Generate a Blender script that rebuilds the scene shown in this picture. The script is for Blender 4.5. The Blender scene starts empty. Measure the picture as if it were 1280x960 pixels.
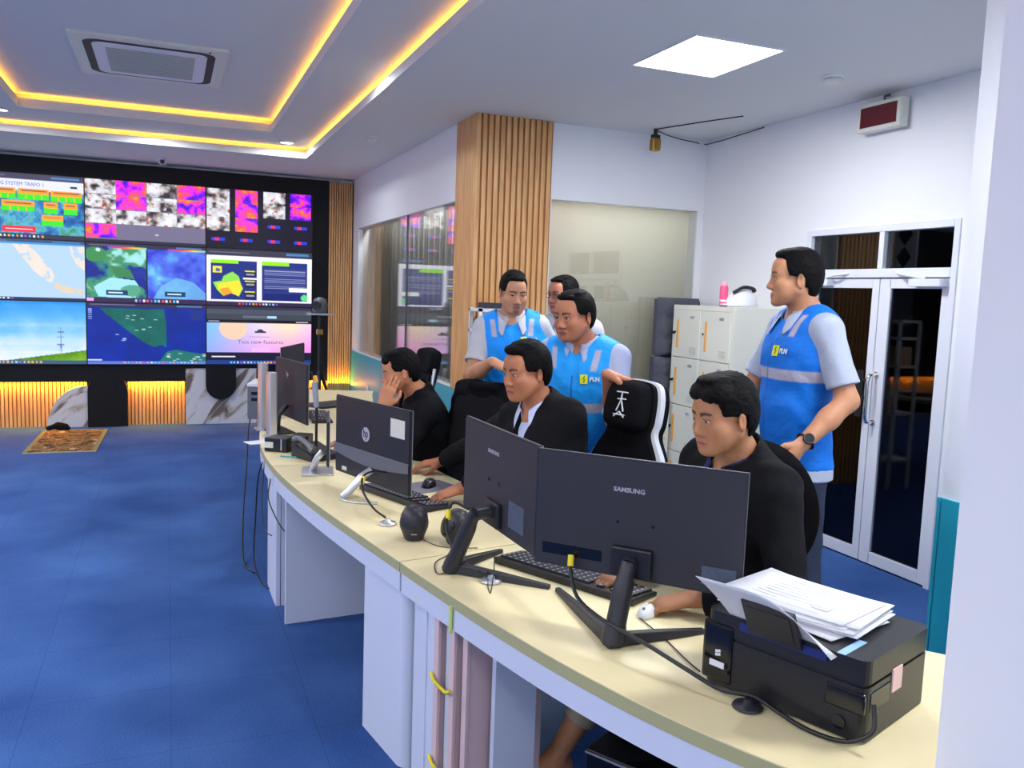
import bpy, bmesh, math, random
import numpy as np
from mathutils import Vector, Matrix, Euler

SC = bpy.context.scene
COL = SC.collection
PI = math.pi

# ------------------------------------------------------------------ camera
YAW, PITCH, ROLL, FPX = 0.3895, 0.1063, 0.0354, 1053.8
fw = Vector((math.sin(YAW)*math.cos(PITCH), math.cos(YAW)*math.cos(PITCH), -math.sin(PITCH)))
rt = Vector((math.cos(YAW), -math.sin(YAW), 0.0))
up = rt.cross(fw)
rt2 = rt*math.cos(ROLL) + up*math.sin(ROLL)
up2 = -rt*math.sin(ROLL) + up*math.cos(ROLL)
cam = bpy.data.cameras.new('camera')
cam.sensor_width = 36.0
cam.lens = FPX/1280*36.0
cam.clip_start = 0.05
camo = bpy.data.objects.new('camera', cam)
COL.objects.link(camo)
camo.matrix_world = Matrix(((rt2.x, up2.x, -fw.x, 0), (rt2.y, up2.y, -fw.y, 0), (rt2.z, up2.z, -fw.z, 1.62), (0, 0, 0, 1)))
SC.camera = camo

# ------------------------------------------------------------------ view, world, lights
SC.view_settings.view_transform = 'Standard'
SC.view_settings.look = 'None'
SC.view_settings.gamma = 1.0
SC.view_settings.use_curve_mapping = False
SC.view_settings.exposure = 0.0
W = bpy.data.worlds.new('world'); SC.world = W; W.use_nodes = True
W.node_tree.nodes['Background'].inputs[0].default_value = (0.8, 0.8, 0.85, 1)
W.node_tree.nodes['Background'].inputs[1].default_value = 0.35

def area(name, loc, size, power, color=(1, 1, 1), rot=(0, 0, 0), spread=PI):
    l = bpy.data.lights.new(name, 'AREA'); l.shape = 'RECTANGLE'
    l.size, l.size_y = size; l.energy = power; l.color = color; l.spread = spread
    o = bpy.data.objects.new(name, l); COL.objects.link(o); o.location = loc; o.rotation_euler = rot
    return o

COOL = (0.93, 0.96, 1.0)
WARM = (1.0, 0.42, 0.03)
PANELS = [(2.665, 3.94), (2.4, 1.2), (2.4, -1.2), (-2.6, 1.6), (-2.6, 4.6), (-2.6, -1.0), (0.0, -2.1), (-2.9, 7.4)]  # last panel is unseen, added to put cooler light on the far monitors
for (x, y) in PANELS:
    area('panel_light', (x, y, 2.875), (0.5, 0.58), (34.0 if (x > 2 and y < 2) else 42.0) if x > -1 else 58.0, COOL)
DOWNS = [(1.09, 8.66, 3.0), (-0.1, 8.62, 3.0), (-1.30, 8.4, 3.0), (1.09, 5.6, 3.0), (-1.30, 5.6, 3.0), (1.09, 2.6, 3.0), (-1.30, 2.6, 3.0)]
for (x, y, z) in DOWNS:
    o = area('downlight_light', (x, y, z-0.02), (0.12, 0.12), 11.0, COOL)
    o.data.shape = 'DISK'
# warm cove strips of the stepped ceiling
def strip(x0, y0, x1, y1, z, w, pw):
    L = math.hypot(x1-x0, y1-y0); a = math.atan2(y1-y0, x1-x0)
    o = area('cove_light', ((x0+x1)/2, (y0+y1)/2, z), (L, w), pw*L, WARM, (PI, 0, -a))
    return o
OX0, OX1, OY0, OY1 = -1.56, 1.31, 0.2, 8.9       # outer opening
IX0, IX1, IY0, IY1 = -1.13, 0.89, 0.75, 8.2      # inner opening
for (z, X0, X1, Y0, Y1) in ((2.985, OX0, OX1, OY0, OY1), (3.10, IX0, IX1, IY0, IY1)):
    e = 0.05
    strip(X1+e, Y0, X1+e, Y1, z, 0.03, 1.3)
    strip(X0-e, Y0, X0-e, Y1, z, 0.03, 1.3)
    strip(X0, Y1+e, X1, Y1+e, z, 0.03, 1.3)
    strip(X0, Y0-e, X1, Y0-e, z, 0.03, 1.3)

# ------------------------------------------------------------------ helpers
def s2l(c):
    c = c/255.0
    return c/12.92 if c <= 0.04045 else ((c+0.055)/1.055)**2.4
def rgb(r, g, b): return (s2l(r), s2l(g), s2l(b), 1.0)

def newmat(name):
    m = bpy.data.materials.new(name); m.use_nodes = True
    nt = m.node_tree
    return m, nt, nt.nodes['Principled BSDF']
def mat(name, col, rough=0.5, metal=0.0, noise=0.0, nscale=20.0, bump=0.0, bscale=60.0, spec=0.5, coat=0.0):
    m, nt, p = newmat(name)
    p.inputs['Base Color'].default_value = col
    p.inputs['Roughness'].default_value = rough
    p.inputs['Metallic'].default_value = metal
    p.inputs['Specular IOR Level'].default_value = spec
    p.inputs['Coat Weight'].default_value = coat
    tc = nt.nodes.new('ShaderNodeTexCoord')
    if noise > 0:
        n = nt.nodes.new('ShaderNodeTexNoise'); n.inputs['Scale'].default_value = nscale; n.inputs['Detail'].default_value = 4
        nt.links.new(tc.outputs['Object'], n.inputs['Vector'])
        mx = nt.nodes.new('ShaderNodeMix'); mx.data_type = 'RGBA'
        mx.inputs['A'].default_value = tuple(max(0, c*(1-noise)) for c in col[:3])+(1,)
        mx.inputs['B'].default_value = tuple(min(1, c*(1+noise)) for c in col[:3])+(1,)
        nt.links.new(n.outputs['Fac'], mx.inputs['Factor']); nt.links.new(mx.outputs['Result'], p.inputs['Base Color'])
    if bump > 0:
        n2 = nt.nodes.new('ShaderNodeTexNoise'); n2.inputs['Scale'].default_value = bscale; n2.inputs['Detail'].default_value = 3
        nt.links.new(tc.outputs['Object'], n2.inputs['Vector'])
        b = nt.nodes.new('ShaderNodeBump'); b.inputs['Strength'].default_value = bump; b.inputs['Distance'].default_value = 0.01
        nt.links.new(n2.outputs['Fac'], b.inputs['Height']); nt.links.new(b.outputs['Normal'], p.inputs['Normal'])
    return m
def emis(name, col, s):
    m, nt, p = newmat(name)
    p.inputs['Base Color'].default_value = (0, 0, 0, 1)
    p.inputs['Emission Color'].default_value = col
    p.inputs['Emission Strength'].default_value = s
    return m
def attrmat(name, rough=0.8, bump=0.15, bscale=25.0, bdist=0.01, emit=0.0, spec=0.3, noise=0.0, nscale=30, sss=0.0):
    """material whose own colour is read from the mesh's 'col' attribute"""
    m, nt, p = newmat(name)
    a = nt.nodes.new('ShaderNodeAttribute'); a.attribute_name = 'col'
    p.inputs['Roughness'].default_value = rough
    p.inputs['Specular IOR Level'].default_value = spec
    out = a.outputs['Color']
    tc = nt.nodes.new('ShaderNodeTexCoord')
    if noise > 0:
        n = nt.nodes.new('ShaderNodeTexNoise'); n.inputs['Scale'].default_value = nscale; n.inputs['Detail'].default_value = 5
        nt.links.new(tc.outputs['Object'], n.inputs['Vector'])
        mr = nt.nodes.new('ShaderNodeMapRange'); mr.inputs['To Min'].default_value = 1-noise; mr.inputs['To Max'].default_value = 1+noise
        nt.links.new(n.outputs['Fac'], mr.inputs['Value'])
        vm = nt.nodes.new('ShaderNodeVectorMath'); vm.operation = 'SCALE'
        nt.links.new(out, vm.inputs[0]); nt.links.new(mr.outputs['Result'], vm.inputs['Scale']); out = vm.outputs['Vector']
    if emit > 0:
        p.inputs['Base Color'].default_value = (0.01, 0.01, 0.012, 1)
        nt.links.new(out, p.inputs['Emission Color']); p.inputs['Emission Strength'].default_value = emit
    else:
        nt.links.new(out, p.inputs['Base Color'])
        if sss > 0:
            p.inputs['Subsurface Weight'].default_value = sss
            p.inputs['Subsurface Radius'].default_value = (1.0, 0.35, 0.2)
            p.inputs['Subsurface Scale'].default_value = 0.008
    if bump > 0:
        n2 = nt.nodes.new('ShaderNodeTexNoise'); n2.inputs['Scale'].default_value = bscale; n2.inputs['Detail'].default_value = 3
        nt.links.new(tc.outputs['Object'], n2.inputs['Vector'])
        b = nt.nodes.new('ShaderNodeBump'); b.inputs['Strength'].default_value = bump; b.inputs['Distance'].default_value = bdist
        nt.links.new(n2.outputs['Fac'], b.inputs['Height']); nt.links.new(b.outputs['Normal'], p.inputs['Normal'])
    return m

class MB:
    """collects shapes; build() links them as ONE mesh object"""
    def __init__(s): s.v = []; s.f = []; s.mi = []; s.sm = []
    def add(s, vs, fs, mi=0, smooth=False, M=None):
        o = len(s.v)
        for v in vs:
            v = Vector(v)
            s.v.append(tuple(M @ v if M is not None else v))
        for f in fs: s.f.append(tuple(i+o for i in f)); s.mi.append(mi); s.sm.append(smooth)
        return s
    def box(s, x0, x1, y0, y1, z0, z1, mi=0, M=None):
        vs = [(x, y, z) for z in (z0, z1) for y in (y0, y1) for x in (x0, x1)]
        return s.add(vs, [(0, 2, 3, 1), (4, 5, 7, 6), (0, 1, 5, 4), (2, 6, 7, 3), (0, 4, 6, 2), (1, 3, 7, 5)], mi, False, M)
    def cyl(s, a, b, r, r2=None, n=16, mi=0, caps=True, smooth=True):
        r2 = r if r2 is None else r2
        a = Vector(a); b = Vector(b); d = (b-a).normalized()
        u = d.orthogonal().normalized(); w = d.cross(u)
        vs = []
        for c, rr in ((a, r), (b, r2)):
            for i in range(n):
                t = 2*PI*i/n; vs.append(c+(u*math.cos(t)+w*math.sin(t))*rr)
        s.add(vs, [(i, (i+1) % n, n+(i+1) % n, n+i) for i in range(n)], mi, smooth)
        if caps:
            s.add(vs, [tuple(range(n-1, -1, -1)), tuple(range(n, 2*n))], mi, False)
        return s
    def tube(s, pts, r, n=8, mi=0, sub=1, flat=None):
        pts = [Vector(p) for p in pts]
        if sub > 1 and len(pts) > 2:
            q = []
            P = [pts[0]*2-pts[1]]+pts+[pts[-1]*2-pts[-2]]
            for i in range(1, len(P)-2):
                for k in range(sub):
                    t = k/sub; p0, p1, p2, p3 = P[i-1:i+3]
                    q.append(0.5*((2*p1)+(p2-p0)*t+(2*p0-5*p1+4*p2-p3)*t*t+(3*p1-p0-3*p2+p3)*t**3))
            q.append(pts[-1]); pts = q
        vs = []; u = None
        for i, p in enumerate(pts):
            d = (pts[min(i+1, len(pts)-1)]-pts[max(i-1, 0)])
            d = d.normalized() if d.length > 1e-9 else Vector((0, 0, 1))
            u = (u - d*u.dot(d)) if u is not None else d.orthogonal()
            u = u.normalized() if u.length > 1e-6 else d.orthogonal().normalized()
            w = d.cross(u)
            rr = r[i*(len(r)-1)//max(1, len(pts)-1)] if isinstance(r, (list, tuple)) else r
            for k in range(n):
                t = 2*PI*k/n; vs.append(p+u*math.cos(t)*rr+w*math.sin(t)*rr*(flat or 1))
        m = len(pts)
        fs = [(i*n+k, i*n+(k+1) % n, (i+1)*n+(k+1) % n, (i+1)*n+k) for i in range(m-1) for k in range(n)]
        s.add(vs, fs, mi, True)
        s.add(vs, [tuple(range(n-1, -1, -1)), tuple(range((m-1)*n, m*n))], mi, False)
        return s
    def prism(s, poly, z0, z1, mi=0, M=None, smooth=False):
        """poly: (x,y) outline, counter-clockwise"""
        n = len(poly)
        vs = [(x, y, z0) for x, y in poly]+[(x, y, z1) for x, y in poly]
        s.add(vs, [tuple(range(n-1, -1, -1)), tuple(range(n, 2*n))], mi, False, M)
        return s.add(vs, [(i, (i+1) % n, n+(i+1) % n, n+i) for i in range(n)], mi, smooth, M)
    def lathe(s, prof, c, n=20, mi=0, M=None, caps=True):
        c = Vector(c); vs = []
        for r, z in prof:
            for k in range(n):
                t = 2*PI*k/n; vs.append(c+Vector((r*math.cos(t), r*math.sin(t), z)))
        m = len(prof)
        s.add(vs, [(i*n+k, i*n+(k+1) % n, (i+1)*n+(k+1) % n, (i+1)*n+k) for i in range(m-1) for k in range(n)], mi, True, M)
        return s.add(vs, [tuple(range(n-1, -1, -1)), tuple(range((m-1)*n, m*n))], mi, False, M) if caps else s
    def build(s, name, mats, parent=None, bevel=0.0, seg=2, loc=None):
        me = bpy.data.meshes.new(name)
        off = Vector((0, 0, 0))
        me.from_pydata(s.v, [], s.f)
        if not isinstance(mats, (list, tuple)): mats = [mats]
        for m in mats: me.materials.append(m)
        me.polygons.foreach_set('material_index', s.mi)
        me.polygons.foreach_set('use_smooth', s.sm)
        me.update()
        o = bpy.data.objects.new(name, me); COL.objects.link(o)
        if parent is not None: o.parent = parent
        if loc is not None: o.location = loc
        if bevel > 0:
            b = o.modifiers.new('bevel', 'BEVEL'); b.width = bevel; b.segments = seg; b.limit_method = 'ANGLE'; b.angle_limit = 0.7
            b.harden_normals = False
        return o

def rrect(w, h, r, n=5, cx=0, cy=0):
    p = []
    for sx, sy, a0 in ((1, 1, 0), (-1, 1, 90), (-1, -1, 180), (1, -1, 270)):
        for k in range(n+1):
            a = math.radians(a0+90*k/n)
            p.append((cx+sx*(w/2-r)+r*math.cos(a), cy+sy*(h/2-r)+r*math.sin(a)))
    return p
def tag(o, label=None, cat=None, group=None, kind=None):
    if label: o['label'] = label
    if cat: o['category'] = cat
    if group: o['group'] = group
    if kind: o['kind'] = kind
    return o
def thing(name, label, cat, loc=(0, 0, 0), rz=0.0, group=None, rot=None):
    o = bpy.data.objects.new(name, None); COL.objects.link(o)
    o.empty_display_size = 0.05
    o.location = loc; o.rotation_euler = rot if rot else (0, 0, rz)
    return tag(o, label, cat, group)
def struct(o): o['kind'] = 'structure'; return o
def copy_tree(o, parent=None):
    c = o.copy(); COL.objects.link(c)
    if parent is not None: c.parent = parent
    for ch in [x for x in bpy.data.objects if x.parent == o]: copy_tree(ch, c)
    return c
def text(name, body, size, m, parent=None, loc=(0, 0, 0), rot=(0, 0, 0), ext=0.0004, align='CENTER', sx=1.0, label=None, bold=0.0):
    cu = bpy.data.curves.new(name, 'FONT'); cu.body = body; cu.size = size; cu.extrude = ext; cu.align_x = align; cu.align_y = 'CENTER'
    cu.offset = bold; cu.resolution_u = 2
    t = bpy.data.objects.new(name, cu); COL.objects.link(t)
    dg = bpy.context.evaluated_depsgraph_get()
    me = bpy.data.meshes.new_from_object(t.evaluated_get(dg))
    bpy.data.objects.remove(t)
    me.materials.clear(); me.materials.append(m)
    o = bpy.data.objects.new(name, me); COL.objects.link(o)
    o.location = loc; o.rotation_euler = rot; o.scale = (sx, 1, 1)
    if parent is not None: o.parent = parent
    if label: o['label'] = label
    return o
def colour_attr(me, cols):
    a = me.color_attributes.new('col', 'FLOAT_COLOR', 'POINT')
    c = np.ones((len(me.vertices), 4), dtype=np.float32); c[:, :3] = cols
    a.data.foreach_set('color', c.ravel())

# ------------------------------------------------------------------ materials
M = {}
M['wall'] = mat('wall_paint', rgb(238, 239, 243), 0.7, noise=0.012, nscale=3)
M['ceil'] = mat('ceiling_paint', rgb(226, 226, 224), 0.8)
M['teal'] = mat('teal_paint', rgb(38, 168, 190), 0.45)
M['black'] = mat('black_panel', rgb(6, 6, 10), 0.5, spec=.3)
M['blackp'] = mat('black_plastic', rgb(24, 24, 28), 0.38, bump=0.05, bscale=400)
M['blackg'] = mat('black_gloss', rgb(12, 12, 15), 0.15)
M['blackf'] = mat('black_fabric', rgb(20, 20, 24), 0.95, bump=0.4, bscale=300, spec=0.1)
M['mesh'] = mat('black_mesh_cloth', rgb(30, 30, 34), 0.9, bump=0.5, bscale=500, spec=0.1)
M['dgrey'] = mat('dark_grey_plastic', rgb(38, 38, 46), 0.42, bump=0.05, bscale=500)
M['mback'] = mat('monitor_back', rgb(40, 40, 50), 0.58, bump=0.06, bscale=600)
M['hpback'] = mat('all_in_one_back', rgb(27, 27, 33), 0.4, bump=0.06, bscale=600)
M['grey'] = mat('grey_metal', rgb(110, 112, 120), 0.4, 0.3)
M['silver'] = mat('silver', rgb(200, 202, 208), 0.3, 0.7)
M['chrome'] = mat('chrome', rgb(220, 222, 226), 0.12, 1.0)
M['white'] = mat('white_plastic', rgb(228, 230, 236), 0.35)
M['alu'] = mat('white_aluminium', rgb(228, 231, 240), 0.3)
M['cream'] = mat('cream_enamel', rgb(226, 226, 214), 0.4)
M['brass'] = mat('brass', rgb(176, 138, 70), 0.3, 0.9)
M['paper'] = mat('paper', rgb(222, 224, 232), 0.8)
M['yellow'] = mat('yellow_plastic', rgb(235, 215, 40), 0.5)
M['pink'] = mat('pink_plastic', rgb(246, 92, 140), 0.35)
M['orange'] = mat('orange_strip', rgb(240, 170, 70), 0.5)
M['redglass'] = mat('dark_red_display', rgb(96, 14, 26), 0.25)
M['peach'] = mat('peach_card', rgb(216, 172, 140), 0.8)
M['panel_on'] = emis('light_panel', (0.97, 0.985, 1, 1), 9.0)
M['down_on'] = emis('downlight_lens', (0.97, 0.985, 1, 1), 9.0)
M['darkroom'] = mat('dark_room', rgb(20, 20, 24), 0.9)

def wood_mat():
    m, nt, p = newmat('slat_wood')
    tc = nt.nodes.new('ShaderNodeTexCoord'); mp = nt.nodes.new('ShaderNodeMapping'); mp.inputs['Scale'].default_value = (14, 14, 1.2)
    n = nt.nodes.new('ShaderNodeTexNoise'); n.inputs['Scale'].default_value = 2.5; n.inputs['Detail'].default_value = 6
    r = nt.nodes.new('ShaderNodeValToRGB'); e = r.color_ramp.elements
    e[0].position = 0.3; e[0].color = rgb(196, 140, 84); e[1].position = 0.72; e[1].color = rgb(232, 182, 120)
    nt.links.new(tc.outputs['Object'], mp.inputs['Vector']); nt.links.new(mp.outputs['Vector'], n.inputs['Vector'])
    nt.links.new(n.outputs['Fac'], r.inputs['Fac']); nt.links.new(r.outputs['Color'], p.inputs['Base Color'])
    p.inputs['Roughness'].default_value = 0.5
    return m
M['wood'] = wood_mat()
M['woodgap'] = mat('slat_backing', rgb(168, 112, 62), 0.7)
def marble_mat():
    m, nt, p = newmat('marble')
    tc = nt.nodes.new('ShaderNodeTexCoord'); mp = nt.nodes.new('ShaderNodeMapping'); mp.vector_type = 'TEXTURE'; mp.inputs['Rotation'].default_value = (0, -0.85, 0); mp.inputs['Scale'].default_value = (1.6, 1, .35)
    n = nt.nodes.new('ShaderNodeTexNoise'); n.inputs['Scale'].default_value = 2.2; n.inputs['Detail'].default_value = 8; n.inputs['Distortion'].default_value = 1.2
    r = nt.nodes.new('ShaderNodeValToRGB'); e = r.color_ramp.elements
    e[0].position = 0.36; e[0].color = rgb(112, 98, 92); e[1].position = 0.50; e[1].color = rgb(206, 204, 210)
    x = r.color_ramp.elements.new(0.43); x.color = rgb(178, 166, 160)
    nt.links.new(tc.outputs['Object'], mp.inputs['Vector']); nt.links.new(mp.outputs['Vector'], n.inputs['Vector'])
    nt.links.new(n.outputs['Fac'], r.inputs['Fac']); nt.links.new(r.outputs['Color'], p.inputs['Base Color'])
    p.inputs['Roughness'].default_value = 0.25
    return m
M['marble'] = marble_mat()
def carpet_mat():
    m, nt, p = newmat('blue_carpet')
    tc = nt.nodes.new('ShaderNodeTexCoord')
    n = nt.nodes.new('ShaderNodeTexNoise'); n.inputs['Scale'].default_value = 130; n.inputs['Detail'].default_value = 3
    n2 = nt.nodes.new('ShaderNodeTexNoise'); n2.inputs['Scale'].default_value = 1.3; n2.inputs['Detail'].default_value = 5
    ad = nt.nodes.new('ShaderNodeMath'); ad.operation = 'MULTIPLY_ADD'; ad.inputs[1].default_value = 0.75
    nt.links.new(tc.outputs['Object'], n.inputs['Vector']); nt.links.new(tc.outputs['Object'], n2.inputs['Vector'])
    nt.links.new(n2.outputs['Fac'], ad.inputs[0])
    ml = nt.nodes.new('ShaderNodeMath'); ml.operation = 'MULTIPLY'; ml.inputs[1].default_value = 0.4
    nt.links.new(n.outputs['Fac'], ml.inputs[0]); nt.links.new(ml.outputs[0], ad.inputs[2])
    r = nt.nodes.new('ShaderNodeValToRGB'); e = r.color_ramp.elements
    e[0].position = 0.38; e[0].color = rgb(34, 68, 128); e[1].position = 0.76; e[1].color = rgb(70, 106, 168)
    nt.links.new(ad.outputs[0], r.inputs['Fac'])
    # fine seams between carpet tiles
    br = nt.nodes.new('ShaderNodeTexBrick'); br.offset = 0.0; br.inputs['Scale'].default_value = 2.0; br.inputs['Mortar Size'].default_value = 0.004
    br.inputs['Brick Width'].default_value = 1.0; br.inputs['Row Height'].default_value = 1.0
    br.inputs['Color1'].default_value = (1, 1, 1, 1); br.inputs['Color2'].default_value = (0.93, 0.93, 0.93, 1); br.inputs['Mortar'].default_value = (0.72, 0.72, 0.72, 1)
    nt.links.new(tc.outputs['Object'], br.inputs['Vector'])
    mx = nt.nodes.new('ShaderNodeMix'); mx.data_type = 'RGBA'; mx.blend_type = 'MULTIPLY'; mx.inputs['Factor'].default_value = 1.0
    nt.links.new(r.outputs['Color'], mx.inputs['A']); nt.links.new(br.outputs['Color'], mx.inputs['B'])
    nt.links.new(mx.outputs['Result'], p.inputs['Base Color'])
    p.inputs['Roughness'].default_value = 0.95; p.inputs['Specular IOR Level'].default_value = 0.15
    b = nt.nodes.new('ShaderNodeBump'); b.inputs['Strength'].default_value = 0.5; b.inputs['Distance'].default_value = 0.006
    nt.links.new(n.outputs['Fac'], b.inputs['Height']); nt.links.new(b.outputs['Normal'], p.inputs['Normal'])
    return m
M['carpet'] = carpet_mat()
def glass_mat(name, tint, gl, rough=0.02, base=0.04, fs=1.0):
    m = bpy.data.materials.new(name); m.use_nodes = True; nt = m.node_tree; nt.nodes.clear()
    out = nt.nodes.new('ShaderNodeOutputMaterial'); mix = nt.nodes.new('ShaderNodeMixShader')
    tr = nt.nodes.new('ShaderNodeBsdfTransparent'); tr.inputs[0].default_value = tint
    g = nt.nodes.new('ShaderNodeBsdfGlossy'); g.inputs['Roughness'].default_value = rough; g.inputs['Color'].default_value = (gl, gl, gl, 1)
    fr = nt.nodes.new('ShaderNodeFresnel'); fr.inputs['IOR'].default_value = 1.55
    ad = nt.nodes.new('ShaderNodeMath'); ad.operation = 'ADD'; ad.inputs[1].default_value = base; ad.use_clamp = True
    sc = nt.nodes.new('ShaderNodeMath'); sc.operation = 'MULTIPLY'; sc.inputs[1].default_value = fs
    nt.links.new(fr.outputs[0], sc.inputs[0]); nt.links.new(sc.outputs[0], ad.inputs[0]); nt.links.new(ad.outputs[0], mix.inputs[0])
    nt.links.new(tr.outputs[0], mix.inputs[1]); nt.links.new(g.outputs[0], mix.inputs[2]); nt.links.new(mix.outputs[0], out.inputs[0])
    return m
M['glass'] = glass_mat('clear_glass', (0.93, 0.95, 0.94, 1), 1.0, base=0.02, fs=.6)
M['dglass'] = glass_mat('tinted_door_glass', (0.2, 0.21, 0.23, 1), 1.0, base=0.0, fs=.4)

# ------------------------------------------------------------------ room shell
YW, XD, YB, XS, ZC = 10.26, 4.07, 5.92, 2.083, 2.91
b = MB(); b.box(-5, 5, -3.2, 10.7, -0.1, 0); struct(b.build('floor', M['carpet']))
b = MB()
def slab_hole(b, X0, X1, Y0, Y1, x0, x1, y0, y1, z0, z1):
    b.box(X0, x0, Y0, Y1, z0, z1); b.box(x1, X1, Y0, Y1, z0, z1); b.box(x0, x1, Y0, y0, z0, z1); b.box(x0, x1, y1, Y1, z0, z1)
slab_hole(b, -5, 5, -3.2, 10.7, OX0, OX1, OY0, OY1, ZC, ZC+0.065)
slab_hole(b, OX0-.12, OX1+.12, OY0-.12, OY1+.12, IX0, IX1, IY0, IY1, ZC+.105, ZC+.18)
b.box(-5, 5, -3.2, 10.7, ZC+.225, ZC+.30)
for z0, z1, X0, X1, Y0, Y1 in ((ZC+.06, ZC+.12, OX0-.12, OX1+.12, OY0-.12, OY1+.12), (ZC+.17, ZC+.23, IX0-.12, IX1+.12, IY0-.12, IY1+.12)):
    b.box(X0-.02, X0, Y0, Y1, z0, z1); b.box(X1, X1+.02, Y0, Y1, z0, z1); b.box(X0, X1, Y0-.02, Y0, z0, z1); b.box(X0, X1, Y1, Y1+.02, z0, z1)
struct(b.build('ceiling', M['ceil']))
def wall(name, boxes, m='wall'):
    b = MB()
    for bb in boxes: b.box(*bb)
    return struct(b.build(name, M[m]))
wall('wall_back', [(-5, XS+.12, YW+.12, YW+.25, 0, ZC)])
wall('wall_left', [(-5.0, -4.9, -3.1, YW+.2, 0, ZC)])
wall('wall_front', [(-5, 5, -3.2, -3.1, 0, ZC)])
GY0, GY1, GZ0, GZ1 = 6.35, 9.99, 0.875, 2.325
wall('wall_side', [(XS, XS+.12, 6.0, GY0, 0, ZC), (XS, XS+.12, GY1, YW+.12, 0, ZC), (XS, XS+.12, GY0, GY1, 0, GZ0), (XS, XS+.12, GY0, GY1, GZ1, ZC)])
BX0, BX1 = 2.70, 4.015
wall('wall_middle', [(2.2, BX0, YB, YB+.12, 0, ZC), (BX1, XD+.1, YB, YB+.12, 0, ZC), (BX0, BX1, YB, YB+.12, 0, GZ0), (BX0, BX1, YB, YB+.12, 2.345, ZC)])
DY0, DY1, DZ = 3.45, 4.67, 2.125
wall('wall_right', [(XD, XD+.12, 1.0, DY0, 0, ZC), (XD, XD+.12, DY1, YB+.1, 0, ZC), (XD, XD+.12, DY0, DY1, DZ, ZC)])
wall('wall_corner', [(2.87, XD, -3.1, 2.41, 0, ZC)])
wall('wall_near', [(1.325, 1.95, -3.1, 1.075, 0, ZC)])
# dark corridor behind the doors
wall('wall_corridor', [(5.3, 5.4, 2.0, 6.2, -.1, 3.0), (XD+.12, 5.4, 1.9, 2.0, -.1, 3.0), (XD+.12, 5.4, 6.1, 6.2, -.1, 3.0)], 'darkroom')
# teal wainscot
b = MB(); b.box(XS-.012, XS, 6.2, YW, 0.0, 0.868); struct(b.build('trim_1', M['teal']))
b = MB(); b.box(2.69, XD-.001, YB-.012, YB, 0.0, 0.868); struct(b.build('trim_2', M['teal']))
b = MB(); b.box(2.858, 2.87, -1.0, 2.40, 0.0, 0.87); b.box(2.858, XD, 2.41, 2.422, 0, .87); struct(b.build('trim_3', M['teal']))
b = MB(); b.box(XD-.012, XD, DY1+.01, YB-.02, 0.0, 0.868); struct(b.build('trim_4', M['teal']))

# slatted pillar
b = MB()
PX0, PX1, PY0, PY1 = 2.072, 2.682, 5.885, 6.34
b.box(PX0+.02, PX1, PY0+.012, PY1, 0, ZC, 1)
n = 13; pw = (PX1-PX0)/n
for i in range(n):
    b.box(PX0+i*pw+(.002 if i else .0225), PX0+i*pw+pw*.70, PY0, PY0+.024, 0, ZC, 0)
b.box(PX0, PX0+.022, PY0+.0, PY1, 0, ZC, 0)
struct(b.build('wall_pillar', [M['wood'], M['woodgap']]))
# slatted strip right of the video wall
b = MB()
b.box(1.79, XS-.013, YW+.03, YW+.115, 0, 2.862, 1)
n = 10; pw = (XS-.013-1.79)/n
for i in range(n): b.box(1.79+i*pw, 1.79+i*pw+pw*.72, YW+.005, YW+.031, 0, 2.862, 0)
struct(b.build('trim_5', [M['wood'], M['woodgap']]))

# blinds and panes
def blind_mat(name, c):
    m, nt, p = newmat(name); p.inputs['Base Color'].default_value = c; p.inputs['Roughness'].default_value = 0.9
    t = nt.nodes.new('ShaderNodeBsdfTranslucent'); t.inputs[0].default_value = c; mx = nt.nodes.new('ShaderNodeMixShader'); mx.inputs[0].default_value = .5
    nt.links.new(p.outputs[0], mx.inputs[1]); nt.links.new(t.outputs[0], mx.inputs[2]); nt.links.new(mx.outputs[0], nt.nodes['Material Output'].inputs[0])
    return m
M['blind_b'] = blind_mat('roller_blind', rgb(212, 208, 196)); M['blind_s'] = blind_mat('vertical_blind', rgb(172, 160, 142))
M['blind_g'] = blind_mat('grey_blind', rgb(178, 172, 160))
b = MB(); b.box(BX0-.02, BX1+.02, YB+.125, YB+.135, GZ0-.03, 2.37); b.cyl((BX0, YB+.16, 2.37), (BX1, YB+.16, 2.37), .03)
tag(b.build('window_blind', M['blind_b']), 'plain beige roller blind behind the pane beside the lockers', 'blind')
b = MB(); b.box(BX0, BX1, YB+.02, YB+.028, GZ0, 2.345); struct(b.build('window_1', M['glass']))
b = MB()
y = GY0; k = 0
while y < GY1-.001:
    w = 0.0885
    b.box(XS+.20+.012*(k % 2), XS+.206+.012*(k % 2), y, min(y+w+.01, GY1+.02), GZ0-.02, GZ1+.03, 0 if y > 9.1 else 1); y += w; k += 1
b.box(XS+.19, XS+.24, GY0, GY1, GZ1+.02, GZ1+.07, 0)
tag(b.build('window_blind', [M['blind_s'], M['blind_g']]), 'grey vertical slat blind behind the long pane left of the wooden pillar', 'blind')
b = MB(); b.box(XS+.02, XS+.028, GY0, GY1, GZ0, GZ1); struct(b.build('window_2', M['glass']))
b = MB()
for yy in (7.85,): b.box(XS+.012, XS+.036, yy-.004, yy+.004, GZ0, GZ1)
struct(b.build('trim_6', M['grey']))
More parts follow.
